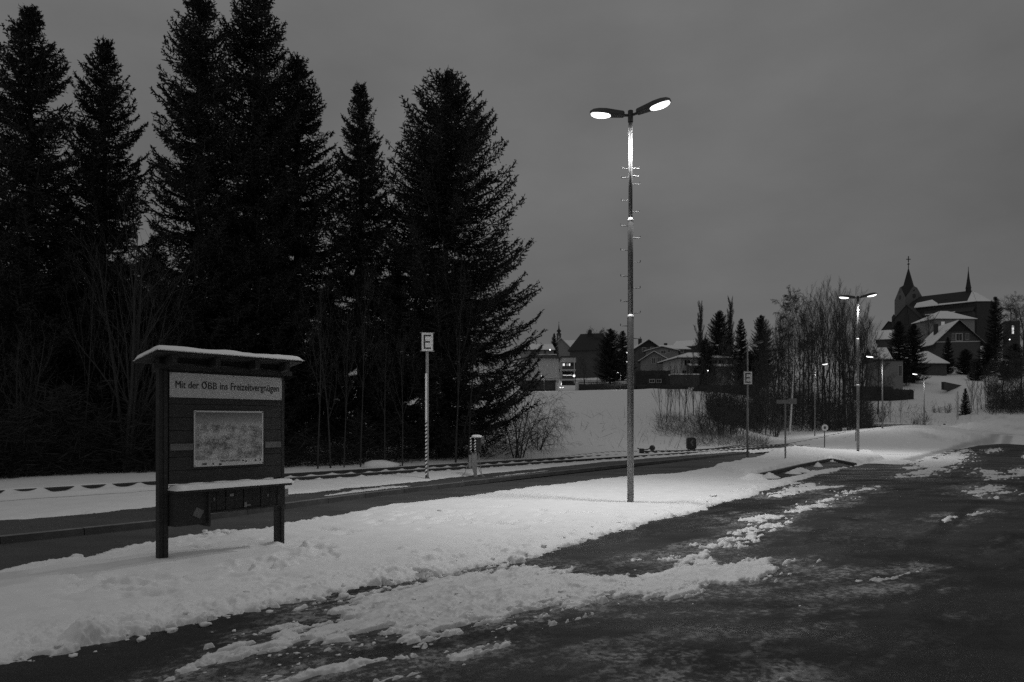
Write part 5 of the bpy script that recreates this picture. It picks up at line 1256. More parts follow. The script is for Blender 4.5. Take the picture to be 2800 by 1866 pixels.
ordn = ['first', 'second', 'third', 'fourth', 'fifth', 'sixth', 'seventh', 'eighth', 'ninth', 'tenth', 'eleventh', 'twelfth', 'thirteenth', 'fourteenth', 'fifteenth', 'sixteenth', 'seventeenth', 'eighteenth', 'nineteenth', 'twentieth', 'twenty-first', 'twenty-second', 'twenty-third', 'twenty-fourth', 'twenty-fifth', 'twenty-sixth', 'twenty-seventh', 'twenty-eighth', 'twenty-ninth', 'thirtieth']
for i, (px, Y, py, kd) in enumerate(sorted(WOOD)):
    b = GT(px, Y); bare(kd, px, Y, HT(py, Y) - b.z, ordn[i] + ' bare tree from the left in the tall wood around the second tall lamp', 'tall bare trees of the wood', i * 1.3, 1.0 + .12 * math.sin(i * 3), lean=(.03 * math.sin(i * 5), .05 * math.sin(i * 2.3)))
bare('birch', 2318, 72, 9.0, 'thin pale birch leaning inside the wood, left of the second tall lamp', 'birches', 2.0, .7, name='birch_tree', lean=(0, .06))
rd_ = random.Random(31)
xs = [1808, 1822, 1834, 1846, 1858, 1872, 1884, 1896, 1910, 1922, 1934, 1950, 1964, 1978, 1992, 2004, 2018, 2030, 2050, 2066, 2078, 2092, 2106, 2120]
for i, px in enumerate(xs):
    Y = 59 + rd_.uniform(-3, 7) + (4 if px > 1950 else 0); hh = rd_.uniform(3.6, 5.2) + (1.2 if px > 1960 else 0)
    bare('sap' if i % 2 else 'sap2', px, Y, hh, ordn[i] + ' thin bare sapling from the left in the thicket at the field edge', 'thin saplings of the thicket', px * .9, rd_.uniform(.7, 1.15), name='bare_sapling', lean=(rd_.uniform(-.06, .06), rd_.uniform(-.08, .08)))
for i, (px, Y, hh) in enumerate(((1930, 50, 1.8), (1965, 50, 2.4), (1995, 52, 2.2), (2020, 54, 2.3), (2120, 60, 2.0))):
    bare('bush', px, Y, hh, ordn[i] + ' low dark bush from the left below the thicket, beside the tracks', 'low bushes beside the tracks', i * 2.0, 1.5, name='bush', cat='shrub')
# poplars and dark conifers of the town
for px, top, lab, wd in ((1914, 836, 'taller slim poplar standing free against the sky', 1.1), (1996, 824, 'slim poplar half hidden behind the dark conifer', 1.0)):
    b = GT(px, 150); bare('poplar', px, 150, HT(top, 150) - b.z, lab, 'poplars of the town', px, wd, name='poplar_tree')
def far_con(kind, px, Y, top, label, wide, group='dark conifers of the town', sink=0): 
    x = (px - CX) / F * Y; z = Tz(x, Y) - sink; return spruce(kind, px, Y, HT(top, Y) - z, label, px * .37, wide, group, Vector((x, Y, z)), 'conifer_tree')
far_con('W', 1968, 128, 850, 'broad dark conifer with a domed top left of the birch', 1.0)
far_con('M', 2026, 122, 872, 'slim pointed conifer between the broad conifer and the birch', 1.0)
far_con('W', 2082, 118, 862, 'dark conifer rising just left of the birch crown', .85)
far_con('W', 1930, 120, 925, 'low dark conifer at the right end of the hipped house', 1.0)
far_con('W', 2050, 105, 960, 'low broad conifer behind the letter E lamp', 1.25)
far_con('W', 1668, 140, 899, 'dome-topped dark conifer left of the tall lamp pole', 1.25)
far_con('M', 1702, 148, 905, 'dark conifer with a loose top close to the tall lamp pole', 1.6)
far_con('M', 1515, 200, 912, 'small pointed conifer beside the chapel turret', .9)
far_con('A', 2458, 128, 880, 'dark column of a conifer left of the gabled house', 1.7, 'dark conifers on the church hill')
far_con('B', 2498, 132, 885, 'dark conifer with a bare lower trunk left of the gabled house', 1.6, 'dark conifers on the church hill')
far_con('M', 2592, 150, 922, 'pointed conifer standing before the gabled house', 1.1, 'dark conifers on the church hill')
far_con('A', 2722, 190, 812, 'tall dark conifer right of the church', 1.25, 'dark conifers on the church hill')
far_con('W', 2640, 150, 955, 'low broad conifer right of the gabled house', 1.6, 'dark conifers on the church hill')
far_con('W', 2700, 150, 940, 'low dark conifer below the tall one on the church hill', 1.7, 'dark conifers on the church hill')
far_con('B', 2745, 140, 985, 'dark conifer low on the slope near the right edge', 1.9, 'dark conifers on the church hill')
far_con('W', 2670, 138, 990, 'lowest broad conifer on the slope below the church', 1.9, 'dark conifers on the church hill')
far_con('W', 2775, 145, 940, 'low dark conifer at the right edge of the photo', 1.6, 'dark conifers on the church hill')
for i, (px, Y, top, kd, wd) in enumerate(((2765, 200, 815, 'spread', 1.1), (2800, 190, 835, 'spread', 1.1), (2790, 92, 960, 'spread', 1.1), (2740, 90, 985, 'spread', .9), (2700, 94, 990, 'clump2', 1.0), (1632, 190, 903, 'spread', .9), (2400, 92, 960, 'spread', .75), (1598, 126, 968, 'clump', 1.5), (1632, 126, 960, 'clump2', 1.5), (2540, 200, 862, 'spread', .6))):
    labs = ('bare spreading tree against the sky right of the church', 'bare spreading tree at the right edge, high against the sky', 'dark bare tree at the right edge above the snow bank', 'dark spreading bare tree right of the smallest lamp', 'bare tree beside the thin trunks on the right bank', 'bare round-crowned tree behind the dark steep roof of the town', 'small bare tree with a bent stem on the white slope', 'bare tree right of the modern house', 'smaller bare tree behind the long hedge', 'bare tree before the hipped roof below the church')
    b = GT(px, Y); bare(kd, px, Y, HT(top, Y) - b.z, labs[i], 'bare trees of the town and hill', i * 1.7, wd)
for i, px in enumerate((2655, 2662, 2672, 2684, 2696, 2712, 2726, 2745, 2762, 2780, 2792)):
    Y = 88 + 5 * math.sin(i * 2.2); bare('sap' if i % 2 else 'clump2', px, Y, 4.8 + 1.5 * math.sin(i * 1.9) + (2 if px > 2720 else 0), ordn[i] + ' thin dark trunk from the left in the row on the right bank', 'thin trunks on the right bank', i * 1.1, .8, name='bare_sapling', lean=(0, .05 * math.sin(i * 3)))
far_con('M', 2640, 86, 1062, 'small ragged pine left of the thin trunks on the right bank', 1.0, 'small trees on the white slope'); 
for i, (px, py, Y, hh) in enumerate(sorted(((2410, 1120, 84, 2.2), (2435, 1145, 84, 3.6), (2462, 1140, 83, 2.4), (2522, 1172, 80, 1.9), (2500, 1176, 79, 1.2), (2590, 1125, 92, 1.6), (2555, 1132, 95, .9), (2385, 1165, 78, 1.3), (2480, 1062, 128, 2.2), (2460, 1060, 126, 1.6), (2570, 1118, 96, .8), (2620, 1170, 82, 3.5)))):
    bare('bush' if hh < 2.3 else 'sap', px, Y, hh, ordn[i] + ' low scrub plant from the left on the white slope below the church', 'scrub on the white slope', i * 1.4, 1.3 if hh < 2.3 else .7, name='bush', cat='shrub')
# ================================================================== HEDGES
def hedge(px0, px1, Y0, Y1, top, label, thick=1.3, dens=1.0, sink=.6):
    a = GT(px0, Y0); b = GT(px1, Y1); c = (a + b) / 2; l_ = (b - a).length; zt = HT(top, (Y0 + Y1) / 2); z0 = min(a.z, b.z) - sink
    h = zt - z0; t = thing('hedge', label, 'hedge', (c.x, c.y, z0), math.atan2(b.y - a.y, b.x - a.x), 'hedges')
    rg = np.random.default_rng(int(px0 + px1 + top)); n = int(l_ * h * 46 * dens) + 60
    O = np.stack([rg.uniform(-l_ / 2, l_ / 2, n), rg.uniform(-thick / 2, thick / 2, n), rg.uniform(0, h, n)], 1)
    D = rg.normal(size=(n, 3)); D /= np.linalg.norm(D, axis=1)[:, None]
    V, Tn = kites(O, D, rg.uniform(.12, .30, n), rg.uniform(.05, .11, n), rg)
    part('leaves', npmesh('leaves', V, Tn, M_hedge), t, kind='stuff')
    nx = max(6, int(l_ / .5)); m = MB(); rings = []
    for x in np.linspace(-l_ / 2 + .05, l_ / 2 - .05, nx):
        q = rg.uniform(-.05, .05, 6); w2_ = thick / 2 - .12; rings.append([(x, -w2_ + q[0], 0), (x, w2_ + q[1], 0), (x, w2_ + q[2], h * .75), (x, w2_ * .7, h - .12 + q[3]), (x, -w2_ * .7, h - .12 + q[4]), (x, -w2_ + q[5], h * .75)])
    m.loft(rings); part('inner_growth', m, t, M_hedge)
    return t
hedge(1583, 1738, 113, 113, 1049, 'long dark hedge along the top of the snow field, left of the tall lamp pole')
hedge(1738, 1880, 113, 114, 1051, 'long dark hedge along the top of the snow field, right of the tall lamp pole')
hedge(1735, 1832, 124, 124, 1013, 'tall clipped hedge in front of the gabled house of the town', 2.0)
hedge(1860, 1925, 122, 122, 1020, 'low hedge under the porch roof of the hipped house', 1.2)
hedge(1900, 2062, 104, 100, 1052, 'dark hedge behind the thicket of thin saplings', 2.0, sink=1.5)
hedge(2340, 2432, 108, 109, 1056, 'dark hedge below the pale tower-like house on the right', 1.6, sink=.1)
hedge(2432, 2492, 109, 111, 1064, 'low dark hedge stepping down the top of the white slope', 1.2)

# ================================================================== HOUSES
def win(parent, x, y, z, w_, h_, lit=None, frame=M_frame, bars=True, deep=.06):
    """window on a wall whose outside faces -y: frame with its pane set in, glazing bars"""
    f = MB(); t = max(.07, w_ * .09)
    for sx in (-1, 1): f.box((x + sx * (w_ / 2 - t / 2), y - .03, z), (t, deep, h_))
    for sz in (-1, 1): f.box((x, y - .03, z + sz * (h_ / 2 - t / 2)), (w_ - 2 * t - .004, deep, t))
    if bars and w_ > .5: f.box((x, y - .012, z), (.05, .02, h_ - 2 * t - .004))
    o = part('window', f, parent, frame)
    part('pane', MB().box((x, y - .002, z), (w_ - 2 * t, .012, h_ - 2 * t)), o, lit or M_glass)
    return o
def roof_slab(pts_bot, th):
    """a plane of 3 or 4 points thickened upwards"""
    n = len(pts_bot); b = MB(); b.add([Vector(p) for p in pts_bot] + [Vector(p) + Vector((0, 0, th)) for p in pts_bot], [tuple(range(n - 1, -1, -1)), tuple(range(n, 2 * n))] + [(i, (i + 1) % n, n + (i + 1) % n, n + i) for i in range(n)])
    return b
def roof_planes(parent, planes, snow=True, th=.14, sth=.16, tile=None):
    for pl in planes:
        r = part('roof', roof_slab(pl, th), parent, tile or M_tile)
        if snow:
            c = sum((Vector(p) for p in pl), Vector()) / len(pl)
            part('roof_snow', roof_slab([c + (Vector(p) - c) * .965 + Vector((0, 0, th + .002)) for p in pl], sth), r, M_snowcap)
def house(label, pxc, Y, wpx, depth, eave, ridge, rz=0.0, axis='x', walls=M_plaster2, wins=(), hip=0.0, over=.5, snow=True, gable_m=None, chimney=None, name='house', front_only=False, base_extra=1.0, group=None, cat='house'):
    """axis x: ridge runs across the picture; axis y: the gable faces the camera"""
    x = (pxc - CX) / F * Y; z0 = Tz(x, Y) - base_extra; w_ = wpx / F * Y; he = HT(eave, Y) - z0; hr = HT(ridge, Y) - z0
    t = thing(name, label, cat, (x, Y, z0), rz, group)
    a, d = w_ / 2, depth / 2
    part('wall', MB().box((0, 0, he / 2), (w_, depth, he)), t, walls)
    if axis == 'x':
        A, D_ = a + over, d + over; sl = (hr - he) / d; ze = he - over * sl; hx = hip * a
        pl = [[(-A, -D_, ze), (A, -D_, ze), (A - hx - (over if hip else 0), 0, hr), (-A + hx + (over if hip else 0), 0, hr)], [(A, D_, ze), (-A, D_, ze), (-A + hx + (over if hip else 0), 0, hr), (A - hx - (over if hip else 0), 0, hr)]]
        if hip: pl += [[(A, -D_, ze), (A, D_, ze), (A - hx - over, 0, hr)], [(-A, D_, ze), (-A, -D_, ze), (-A + hx + over, 0, hr)]]
        else:
            for s in (-1, 1): part('gable', MB().add([(s * (a - .1), -d, he), (s * (a - .1), d, he), (s * (a - .1), 0, hr), (s * a, -d, he), (s * a, d, he), (s * a, 0, hr)], [(0, 1, 2), (5, 4, 3), (0, 3, 4, 1), (1, 4, 5, 2), (2, 5, 3, 0)]), t, gable_m or walls)
    else:
        A, D_ = a + over, d + over; sl = (hr - he) / a; ze = he - over * sl
        pl = [[(-A, D_, ze), (-A, -D_, ze), (0, -D_, hr), (0, D_, hr)], [(A, -D_, ze), (A, D_, ze), (0, D_, hr), (0, -D_, hr)]]
        for s in (-1, 1): part('gable', MB().add([(-a, s * (d - .1), he), (a, s * (d - .1), he), (0, s * (d - .1), hr), (-a, s * d, he), (a, s * d, he), (0, s * d, hr)], [(0, 1, 2), (5, 4, 3), (0, 3, 4, 1), (1, 4, 5, 2), (2, 5, 3, 0)]), t, gable_m or walls)
    roof_planes(t, pl, snow)
    for wx, wz, ww, wh, *lit in wins: win(t, wx * a, -d, HT(wz, Y) - z0, ww, wh, *(lit or [None]))
    if chimney is not None:
        cx__, ct = chimney; part('chimney', MB().box((cx__ * a, 0, (hr + HT(ct, Y) - z0) / 2 - .3), (.8, .7, HT(ct, Y) - z0 - hr + 1.2)), t, M_stone)
    return t
house('low house with a long snowy roof behind the spruce tip', 1468, 190, 78, 9, 962, 944, .1, wins=((-.5, 968, 1, 1.2), (.4, 968, 1, 1.2)))
house('dark house with a steep roof and a stubby chimney right of the chapel', 1618, 190, 96, 10, 960, 914, -.35, walls=M_plaster3, snow=False, hip=.35, chimney=(-.1, 906), gable_m=M_plaster3)
house('house with a dark timber gable just right of the tall lamp pole', 1760, 182, 58, 10, 956, 937, .05, 'y', walls=M_plaster3, gable_m=M_wood, chimney=(-.35, 930), snow=True, wins=((-.4, 962, 1, 1.1), (.35, 961, 1, 1.1)))
house('long house with an even white roof and one small chimney', 1826, 200, 82, 12, 962, 947, .08, walls=M_plaster3, chimney=(-.15, 942), wins=((.5, 966, 1, 1),))
house('house with a broken snowy roof between the long white roof and the poplar', 1882, 212, 58, 11, 953, 934, -.45, walls=M_plaster3, wins=((-.3, 958, 1, 1.1),))
house('low plain house with a shallow gable behind the gabled house', 1812, 165, 84, 10, 967, 956, -.25, 'y', walls=M_plaster2, wins=((.1, 969, 1.2, .9), (.45, 966, .7, .9)))
house('gabled house with a white right roof plane behind the clipped hedge', 1797, 142, 72, 11, 993, 971, -.3, 'y', walls=M_plaster2, wins=((-.05, 993, .8, 1.2), (.35, 992, .8, 1.2)))
hp = house('wide house with a hipped snowy roof and a long porch roof', 1898, 130, 128, 10, 986, 969, .10, 'x', walls=M_plaster, hip=.72, over=.9, wins=((-.72, 999, 1.2, 1.1), (-.10, 998, 1.3, 1.1), (.42, 998, 1.2, 1.1), (.72, 998, 1.0, 1.1), (-.85, 1030, .8, 1.6)))
s = F / 130
for wx in (-.28, .02, .30):
    zc = HT(1022, 130) - hp.location.z; ar = MB(); r = .75; ar.prism([(r * math.cos(k * math.pi / 10), r * math.sin(k * math.pi / 10)) for k in range(11)] + [(-r, -1.1), (r, -1.1)], -.03, .03)
    o = part('porch_arch', ar, hp, M_glass, loc=(wx * 64 / s * 1.0, -5.04, zc)); o.rotation_euler = (R(90), 0, 0)
roof_planes(hp, [[(-3.4, -7.2, HT(1013, 130) - hp.location.z), (6.0, -7.2, HT(1013, 130) - hp.location.z), (6.0, -5.05, HT(1005, 130) - hp.location.z), (-3.4, -5.05, HT(1005, 130) - hp.location.z)]])
# pergola and frames in the garden
p = GT(1872, 119); gd = thing('garden_shed', 'garden shelter with a flat snowy top behind the long hedge', 'shed', p, .05); part('wall', MB().box((0, 0, .9), (4.4, 2.0, 2.2)), gd, M_plaster3); part('roof_snow', MB().box((0, 0, 2.12), (4.8, 2.4, .18)), gd, M_snowcap)
p = GT(1792, 119); cf = thing('cold_frame', 'low garden frame with two pale-edged panes above the hedge', 'garden frame', p)
for sx in (-.55, .55): win(cf, sx, 0, 1.15, .9, .62)
part('box', MB().box((0, .3, .7), (2.3, .5, 1.6)), cf, M_wood)

# modern house at the head of the snow field
Y = 118; s = F / Y; x = (1505 - CX) / s; zb0 = HT(1066, Y); mh = thing('modern_house', 'modern pale block house with lit balconies beside the snow field', 'house', (x, Y, zb0), -.06)
X = lambda px: (px - 1505) / s
Zm = lambda py: (1066 - py) / s
rt = []
wl_ = MB(); wl_.add([(X(1420), 0, Zm(1040)), (X(1528), 0, Zm(1040)), (X(1528), 0, Zm(982)), (X(1495), 0, Zm(974)), (X(1440), 0, Zm(980)), (X(1420), 0, Zm(984)), (X(1420), 8, Zm(1040)), (X(1528), 8, Zm(1040)), (X(1528), 8, Zm(982)), (X(1495), 8, Zm(974)), (X(1440), 8, Zm(980)), (X(1420), 8, Zm(984))],
       [(0, 1, 2, 3, 4, 5), (11, 10, 9, 8, 7, 6)] + [((k + 1) % 6, k, 6 + k, 6 + (k + 1) % 6) for k in range(6)])
part('wall', wl_, mh, M_plaster)
part('roof', MB().add([(X(a), y, Zm(b) + dz) for dz in (.03, .22) for y in (-.5, 8.4) for a, b in ((1416, 985), (1440, 980), (1495, 974), (1535, 982))], [(0, 1, 2, 3, 7, 6, 5, 4), (8, 9, 10, 11, 15, 14, 13, 12), (0, 8, 9, 1), (1, 9, 10, 2), (2, 10, 11, 3), (0, 4, 12, 8), (3, 11, 15, 7)]), mh, M_plaster3)
part('roof_snow', MB().box((X(1488), 2.5, Zm(975) + .36), (4.2, 4.0, .16)), mh, M_snowcap)
part('lower_wall', MB().box((X(1470), 2.5, Zm(1053)), (6.0, 3.5, Zm(1040) - Zm(1066))), mh, M_plaster3)
part('pillar', MB().box((X(1523), .3, Zm(1053)), (.35, .35, Zm(1040) - Zm(1066))), mh, M_plaster)
# balcony wing
part('side_wall', MB().box((X(1534), .9, Zm(1010)), (.42, 1.4, Zm(980) - Zm(1041))), mh, M_plaster)
part('parapet', MB().box((X(1555), .5, Zm(985)), (X(1578) - X(1538) - .02, 1.6, Zm(978) - Zm(990))), mh, M_plaster)
part('wing_roof', MB().box((X(1558), .6, Zm(976)), (X(1584) - X(1534), 2.4, .16)), mh, M_plaster3)
part('back_wall', MB().box((X(1556), 2.2, Zm(1015)), (X(1576) - X(1537), .2, Zm(985) - Zm(1060))), mh, M_plaster3)
for py in (1013, 1039): part('balcony_slab', MB().box((X(1555), .6, Zm(py)), (X(1575) - X(1537) - .02, 2.6, .2)), mh, M_plaster)
part('balcony_post', MB().box((X(1570), -.55, Zm(1015)), (.16, .16, Zm(991) - Zm(1060))), mh, M_plaster)
for py in (1007, 1033): part('balcony_rail', MB().box((X(1553), -.62, Zm(py)), (X(1568) - X(1538), .05, .62)), mh, M_dsteel)
win(mh, X(1542), 2.09, Zm(1001), .48, 1.25, M_lit, bars=False); win(mh, X(1552), 2.09, Zm(1000), .50, 1.1, M_litdim); win(mh, X(1558), 2.09, Zm(1000), .34, 1.1, M_lit, bars=False)
win(mh, X(1529.3), -.012, Zm(1000), .12, 1.1, M_lit, bars=False); win(mh, X(1529.3), -.012, Zm(1028), .12, 1.1)
win(mh, X(1449), 0, Zm(1000), .32, 1.4); win(mh, X(1449), 0, Zm(1024), .32, .9)
g = MB(); rd_ = random.Random(4)
for k in range(14):
    px = 1540 + k * 1.75; g.box((X(px) , -.66, Zm(1027.5 + rd_.uniform(-.4, .4))), (.05, .03, .05))
part('light_string', g, mh, M_lens_far); g = MB()
for a in range(3): g.box((X(1569), -.66, Zm(1029)), (.06, .03, .42), 0, 0, R(60 * a))
part('light_star', g, mh, M_lens_far); g = MB()
for px, py in ((1535, 1049), (1534.5, 1053), (1531, 1060), (1533, 1061), (1537, 1061), (1540, 1060)): g.box((X(px), -.3, Zm(py)), (.09, .05, .10))
part('light_figure', g, mh, M_lens_far)
p = Vector(((1575.5 - CX) / s, 116.5, Tz((1575.5 - CX) / s, 116.5))); gp = thing('gate_pillar', 'pale rounded gate pillar with a snow cap at the left end of the long hedge', 'pillar', p); part('pillar', MB().lathe([(.29, -.4), (.29, 1.2), (.20, 1.36)], 12), gp, M_plaster, True); part('snow_cap', MB().lathe([(.28, 1.30), (.2, 1.42), (0, 1.46)], 12), gp, M_snowcap, True)
# fence pickets behind the hedge
pf = thing('picket_fence', 'row of dark pickets behind the hedge right of the modern house', 'fence', GT(1615, 117))
pk_ = MB().box((0, 0, .8), (.10, .05, 1.9)).mesh('picket', M_wood)
for k in range(26): part('picket', pk_, pf, loc=((k - 13) * .19 * 1.0, 0, random.uniform(-.05, .05)))
part('fence_rail', MB().box((0, .05, 1.3), (5.2, .05, .1)), pf, M_wood)

# chapel with an onion turret
Y = 230; s = F / Y; ch = house('small chapel with a pale-edged gable and a slim onion turret', 1536, Y, 46, 9, 955, 930, -.12, 'y', walls=M_plaster2, snow=True, gable_m=M_plaster2, name='chapel', cat='chapel', over=.3, base_extra=3)
house('white roofed nave behind the chapel gable', 1566, 236, 52, 8, 953, 933, 0.0, 'x', walls=M_plaster2, base_extra=3, name='chapel_nave', cat='chapel')
z0 = ch.location.z; tz_ = lambda py: HT(py, Y) - z0
tx_ = (1527.5 - 1536) / s
part('turret', MB().lathe([(.72, tz_(945)), (.72, tz_(915)), (.82, tz_(913)), (.80, tz_(911.5))], 8, (tx_, 1.5, 0)), ch, M_plaster3)
part('turret_opening', MB().box((tx_, .80, tz_(921)), (.30, .1, .8)), ch, M_frame)
part('onion_dome', MB().lathe([(.75, tz_(912)), (.34, tz_(908)), (.72, tz_(905)), (.74, tz_(903)), (.36, tz_(900)), (.22, tz_(897)), (.05, tz_(883)), (.0, tz_(882))], 12, (tx_, 1.5, 0)), ch, M_slate, True)
part('finial', MB().lathe([(.03, tz_(884)), (.03, tz_(882)), (.11, tz_(881)), (.11, tz_(880)), (.02, tz_(879)), (.015, tz_(876.5))], 8, (tx_, 1.5, 0)), ch, M_slate)
for sx in (-1, 1): part('gable_edge', MB().tube([(sx * 23 / s * 1.05, -4.86, tz_(954)), (0, -4.86, tz_(929))], .10, 4), ch, M_plaster)

# ================================================================== CHURCH ON THE HILL
Y = 300; s = F / Y
cz = Tz((2560 - CX) / s, Y) - 6
def W_(px, py, yy=Y): return Vector(((px - CX) / F * yy, yy, HT(py, yy)))
church = thing('church', 'large dark church on the hill with a pointed tower and a slender ridge turret', 'church', (0, 0, 0))
# nave: ridge from A (by the tower) to B (by the apse)
A = W_(2500, 814, 310); B = W_(2657, 798, 294); d = (B - A); d.z = 0; Ln = d.length; d.normalize(); nrm = Vector((d.y, -d.x, 0))       # nrm points at the camera
if nrm.y > 0: nrm = -nrm
HWD = 6.4; ez = HT(837, 298); rz_ = (A.z + B.z) / 2
def N_(t, o, z): q = A + d * t + nrm * o; return Vector((q.x, q.y, z))
def quad_box(m, t0, t1, o0, o1, z0, z1): return m.add([N_(t, o, z) for t in (t0, t1) for o in (o0, o1) for z in (z0, z1)], [(0, 1, 3, 2), (4, 6, 7, 5), (0, 4, 5, 1), (2, 3, 7, 6), (0, 2, 6, 4), (1, 5, 7, 3)])
part('nave_wall', quad_box(MB(), 0, Ln, -HWD, HWD, cz, ez), church, M_stone)
roof_planes(church, [[N_(-.3, HWD + .5, ez - .3), N_(Ln, HWD + .5, ez - .3), N_(Ln, 0, rz_), N_(-.3, 0, rz_)], [N_(Ln, -HWD - .5, ez - .3), N_(-.3, -HWD - .5, ez - .3), N_(-.3, 0, rz_), N_(Ln, 0, rz_)]], snow=False, th=.3)
# snow left along the eaves
part('eaves_snow', roof_slab([N_(2, HWD + .45, ez + .05), N_(Ln * .52, HWD + .45, ez + .05), N_(Ln * .50, HWD - .4, ez + .95), N_(Ln * .38, HWD - 2.4, ez + 3.0), N_(2.5, HWD - 1.6, ez + 2.2)], .2), church, M_snowcap)
part('eaves_snow', roof_slab([N_(Ln * .52, HWD + .45, ez + .05), N_(Ln, HWD + .45, ez + .05), N_(Ln, HWD + .1, ez + .42), N_(Ln * .52, HWD - .1, ez + .62)], .2), church, M_snowcap)
# apse: half octagon with snowy hip planes
ap_ = [(0, HWD + .5), (3.4, HWD + .5), (7.6, 2.6), (7.6, -2.6), (3.4, -HWD - .5), (0, -HWD - .5)]
part('apse_wall', MB().add([N_(Ln + t, o * .94, z) for z in (cz, ez) for t, o in ap_], [(0, 1, 2, 3, 4, 5), (11, 10, 9, 8, 7, 6)] + [(k, k + 1, 7 + k, 6 + k) for k in range(5)]), church, M_stone)
apex = (Ln + .2, 0)
for k in range(5):
    (t0, o0), (t1, o1) = ap_[k], ap_[k + 1]
    roof_planes(church, [[N_(Ln + t0, o0, ez - .3), N_(Ln + t1, o1, ez - .3), N_(*apex, rz_ - .1)]], snow=k in (0, 1, 2), th=.3)
# aisle with a lean-to roof, its snowy edge and tall windows
az1, az0 = HT(846, 296), HT(860, 293)
part('aisle_wall', quad_box(MB(), Ln * .30, Ln + 3, HWD, HWD + 4.2, cz, az0), church, M_stone)
roof_planes(church, [[N_(Ln * .30, HWD + 4.7, az0 - .1), N_(Ln + 3.2, HWD + 4.7, az0 - .1), N_(Ln + 3.2, HWD, az1), N_(Ln * .30, HWD, az1)]], snow=False, th=.25)
part('eaves_snow', roof_slab([N_(Ln * .35, HWD + 4.75, az0 + .18), N_(Ln * .86, HWD + 4.75, az0 + .18), N_(Ln * .86, HWD + 4.2, az0 + .35), N_(Ln * .35, HWD + 4.2, az0 + .35)], .25), church, M_snowcap)
def arch_win(t, o, z, w_, h_):
    q = N_(t, o + .06, z); m = MB(); r = w_ / 2
    pr = [(-r, -h_ / 2), (r, -h_ / 2), (r, h_ / 2 - r)] + [(r * math.cos(k * math.pi / 6), h_ / 2 - r + r * 1.25 * math.sin(k * math.pi / 6)) for k in range(1, 6)] + [(-r, h_ / 2 - r)]
    m.add([q + d * a + Vector((0, 0, b)) + nrm * e for e in (0, .15) for a, b in pr], [tuple(range(len(pr))), tuple(range(2 * len(pr) - 1, len(pr) - 1, -1))] + [(i, (i + 1) % len(pr), len(pr) + (i + 1) % len(pr), len(pr) + i) for i in range(len(pr))])
    part('window', m, church, M_glass)
for t in (.42, .58, .74, .90): arch_win(Ln * t, HWD + 4.2, HT(873, 294), 1.5, 3.6)
for t in (.45, .6, .75, .9): arch_win(Ln * t, HWD, HT(841, 298), 1.0, .9)
for t in (.22, .62): part('roof_vent', MB().box(N_(Ln * t, HWD * .55, rz_ - (rz_ - ez) * .55 + .35), (1.0, .6, .5)), church, M_plaster3)
# porch gable towards the camera, left of the aisle
def gab(t0, t1, o0, o1, zE, zR, mats=M_stone, snow=None, nm='transept'):
    tm = (t0 + t1) / 2
    part(nm + '_wall', MB().add([N_(t0, o0, cz), N_(t1, o0, cz), N_(t1, o0, zE), N_(tm, o0, zR), N_(t0, o0, zE), N_(t0, o1, cz), N_(t1, o1, cz), N_(t1, o1, zE), N_(tm, o1, zR), N_(t0, o1, zE)], [(4, 3, 2, 1, 0), (5, 6, 7, 8, 9), (0, 1, 6, 5), (1, 2, 7, 6), (2, 3, 8, 7), (3, 4, 9, 8), (4, 0, 5, 9)]), church, mats)
    roof_planes(church, [[N_(t0 - .5, o1 + .3, zE - .6), N_(t0 - .5, o0, zE - .6), N_(tm, o0, zR), N_(tm, o1 + .3, zR)][::-1], [N_(t1 + .5, o0, zE - .6), N_(t1 + .5, o1 + .3, zE - .6), N_(tm, o1 + .3, zR), N_(tm, o0, zR)][::-1]], snow=False, th=.3)
gab(-3.0, 7.0, HWD - 1, HWD + 9, HT(866, 292), HT(829, 292))
part('transept_snow', roof_slab([N_(-3.0, HWD + 8.6, HT(866, 292) - .1), N_(-1.2, HWD + 8.6, HT(855, 292) + .4), N_(-1.2, HWD + 4, HT(855, 292) + .4), N_(-3.0, HWD + 3, HT(866, 292) - .1)], .25), church, M_snowcap)
arch_win(2.0, HWD + 9.0, HT(842, 291), .8, 2.2); arch_win(2.0, HWD + 9.0, HT(868, 291), 1.4, 4.0)
gab(-9.0, -2.6, HWD + 1, HWD + 7, HT(895, 292), HT(868, 292), nm='porch')
part('buttress', quad_box(MB(), -3.8, -2.6, HWD + 7.6, HWD + 9.0, cz, HT(856, 291)), church, M_stone)
tcap = N_(-3.2, HWD + 8.3, HT(856, 291)); part('pinnacle', MB().lathe([(.9, 0), (.05, 1.2)], 4, tuple(tcap)), church, M_slate)
